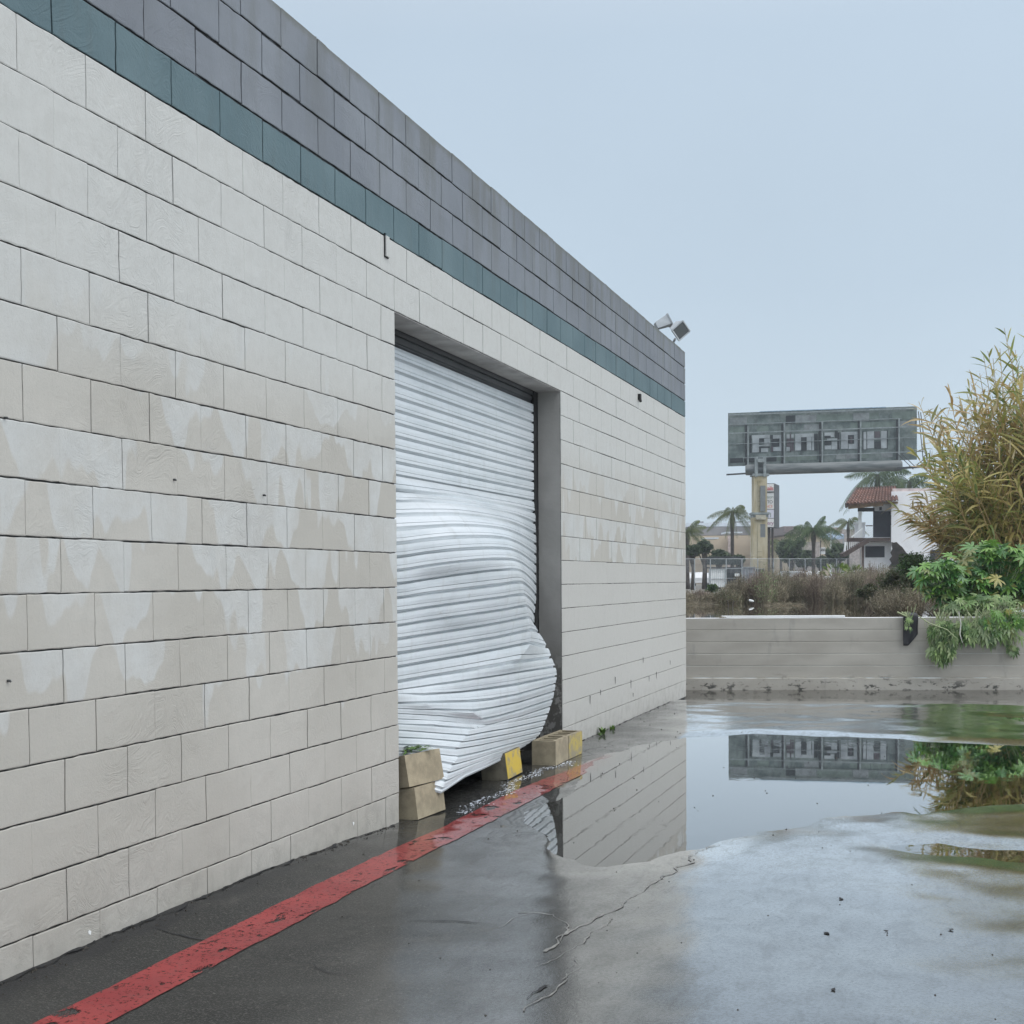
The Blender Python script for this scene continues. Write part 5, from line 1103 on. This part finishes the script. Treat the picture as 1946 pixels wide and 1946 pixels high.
castor(1905, 1180, dA+.05, 90, .26, .14, .10, 'wilted castor leaves over the wall near the right edge', 409, 'castor', True, base=.9)
# white stalks hanging
for i, (pts, lb) in enumerate(((((1822,1162),(1826,1185),(1824,1205),(1829,1222)), 'bleached white stalk hanging among the draped leaves'), (((1745,1170),(1765,1184),(1800,1197),(1820,1215)), 'long pale stalk arching from the cloth into the hanging leaves'))):
    q = MB(); q.tube([at(x, y, wD(x)-.25) for x, y in pts], [.008, .010, .009, .004], 5); q.build('bare_stalk', simple('bleached_stalk', (.55, .54, .48), .7) if i == 0 else M['stem'], label=lb, cat='stalk', group='pale stalks on the wall')
# black cloth over the wall
q = MB(); nU, nV = 12, 14
for j in range(nV+1):
    for i in range(nU+1):
        u, v = i/nU, j/nV; px = 1715+28*u-(3*(1-v)*0); bot = 1227-34*max(0, u-.35); py = 1168+(bot-1168)*v
        s_ = sw(px); P_ = A+DW*s_+NW*(.055+.014*math.sin(u*9+v*2)*v+.010*math.sin(v*7))
        z_ = at(px, py, (P_-O).dot(FW)).z; q.v.append((P_.x, P_.y, z_))
for j in range(nV):
    for i in range(nU): a = j*(nU+1)+i; q.f.append((a, a+1, a+nU+2, a+nU+1))
b = len(q.v)
for i in range(nU+1): v_ = Vector(q.v[i]); q.v.append(tuple(v_-NW*.13+Vector((0, 0, .025))))
for i in range(nU): q.f.append((i, b+i, b+i+1, i+1))
o_ = q.build('black_cloth', simple('black_sheeting', (.012, .012, .014), .5, .2, 5), smooth=True, label='torn black sheet hanging over the low wall beside the plants', cat='cloth'); s_ = o_.modifiers.new('s', 'SOLIDIFY'); s_.thickness = .004
# litter on the wall top and a bird-like stick in the pond
def clump(px, D, z, n, s_, lb, nm='debris', mat='brown', cat='debris'):
    rn = random.Random(int(px)); p = at(px, 1165, D); q = MB()
    for i in range(n):
        a = rn.random()*6.28; d = Vector((math.cos(a), math.sin(a)*.6, rn.uniform(-.15, .5))).normalized(); b = Vector((p.x+rn.gauss(0, s_*.4), p.y+rn.gauss(0, s_*.2), z)); l_ = s_*rn.uniform(.3, 1); q.add([b-Vector((0, 0, .004)), b+Vector((0, 0, .008)), b+d*l_], [(0, 1, 2)])
    q.build(nm, M[mat], label=lb, cat=cat, group='debris along the flooded wall')
clump(1372, wD(1372)+.05, .820, 70, .07, 'dark scrap of plant litter at the left end of the plank'); clump(1390, wD(1390)+.05, .83, 30, .05, 'thin plant litter lying on the white plank'); clump(1457, wD(1457)+.05, .85, 16, .025, 'tiny dark litter tuft in the middle of the plank')
clump(1497, 36, .75, 220, .42, 'dark heap of drowned branches at the pond edge', 'branch_heap', 'brown'); clump(1330, 38, .75, 220, .4, 'dark drowned weeds at the left pond edge', 'branch_heap', 'brown')
q = MB(); c = at(1388, 1160, 30); c.z = .74
for dx in (-.04, .05): q.tube([c+RT*dx, c+RT*dx+Vector((0, 0, .16)), c+RT*(dx*1.6)+Vector((0, 0, .24)), c+RT*(.02)+Vector((0, 0, .27))], [.014, .012, .010, .006], 6)
q.build('drowned_stick', M['bark'], label='bent forked stick poking out of the pond left of centre', cat='stick')
q = MB(); c = at(1428, 1128, 37.5)
Mx = Matrix.Translation((c.x, c.y, .85)) @ Matrix.Rotation(.3, 4, 'Y'); n = 10
q.tube([Mx @ Vector((-.07, 0, 0)), Mx @ Vector((-.05, 0, .0)), Mx @ Vector((.04, 0, 0)), Mx @ Vector((.06, 0, 0)), Mx @ Vector((.07, 0, 0))], [.02, .03, .03, .018, .015], n); q.build('white_bottle', M['white'], label='bit of white plastic rubbish caught in the shrubs', cat='rubbish')
# ------------------------------------------------------------------ air
hz = MB(); hz.box((-300, -45, -1.3), (300, 950, 32))
t_ = NT('drizzle_haze'); t_.t.nodes.remove(t_.b); v_ = t_.n('ShaderNodeVolumePrincipled'); v_.inputs['Color'].default_value = (.82, .88, .93, 1); v_.inputs['Density'].default_value = .0008; v_.inputs['Anisotropy'].default_value = .3
t_.l(v_.outputs[0], t_.o.inputs['Volume'])
if HAZE: hz.build('haze', t_.m, kind='stuff', label='thin grey drizzle haze', cat='haze')
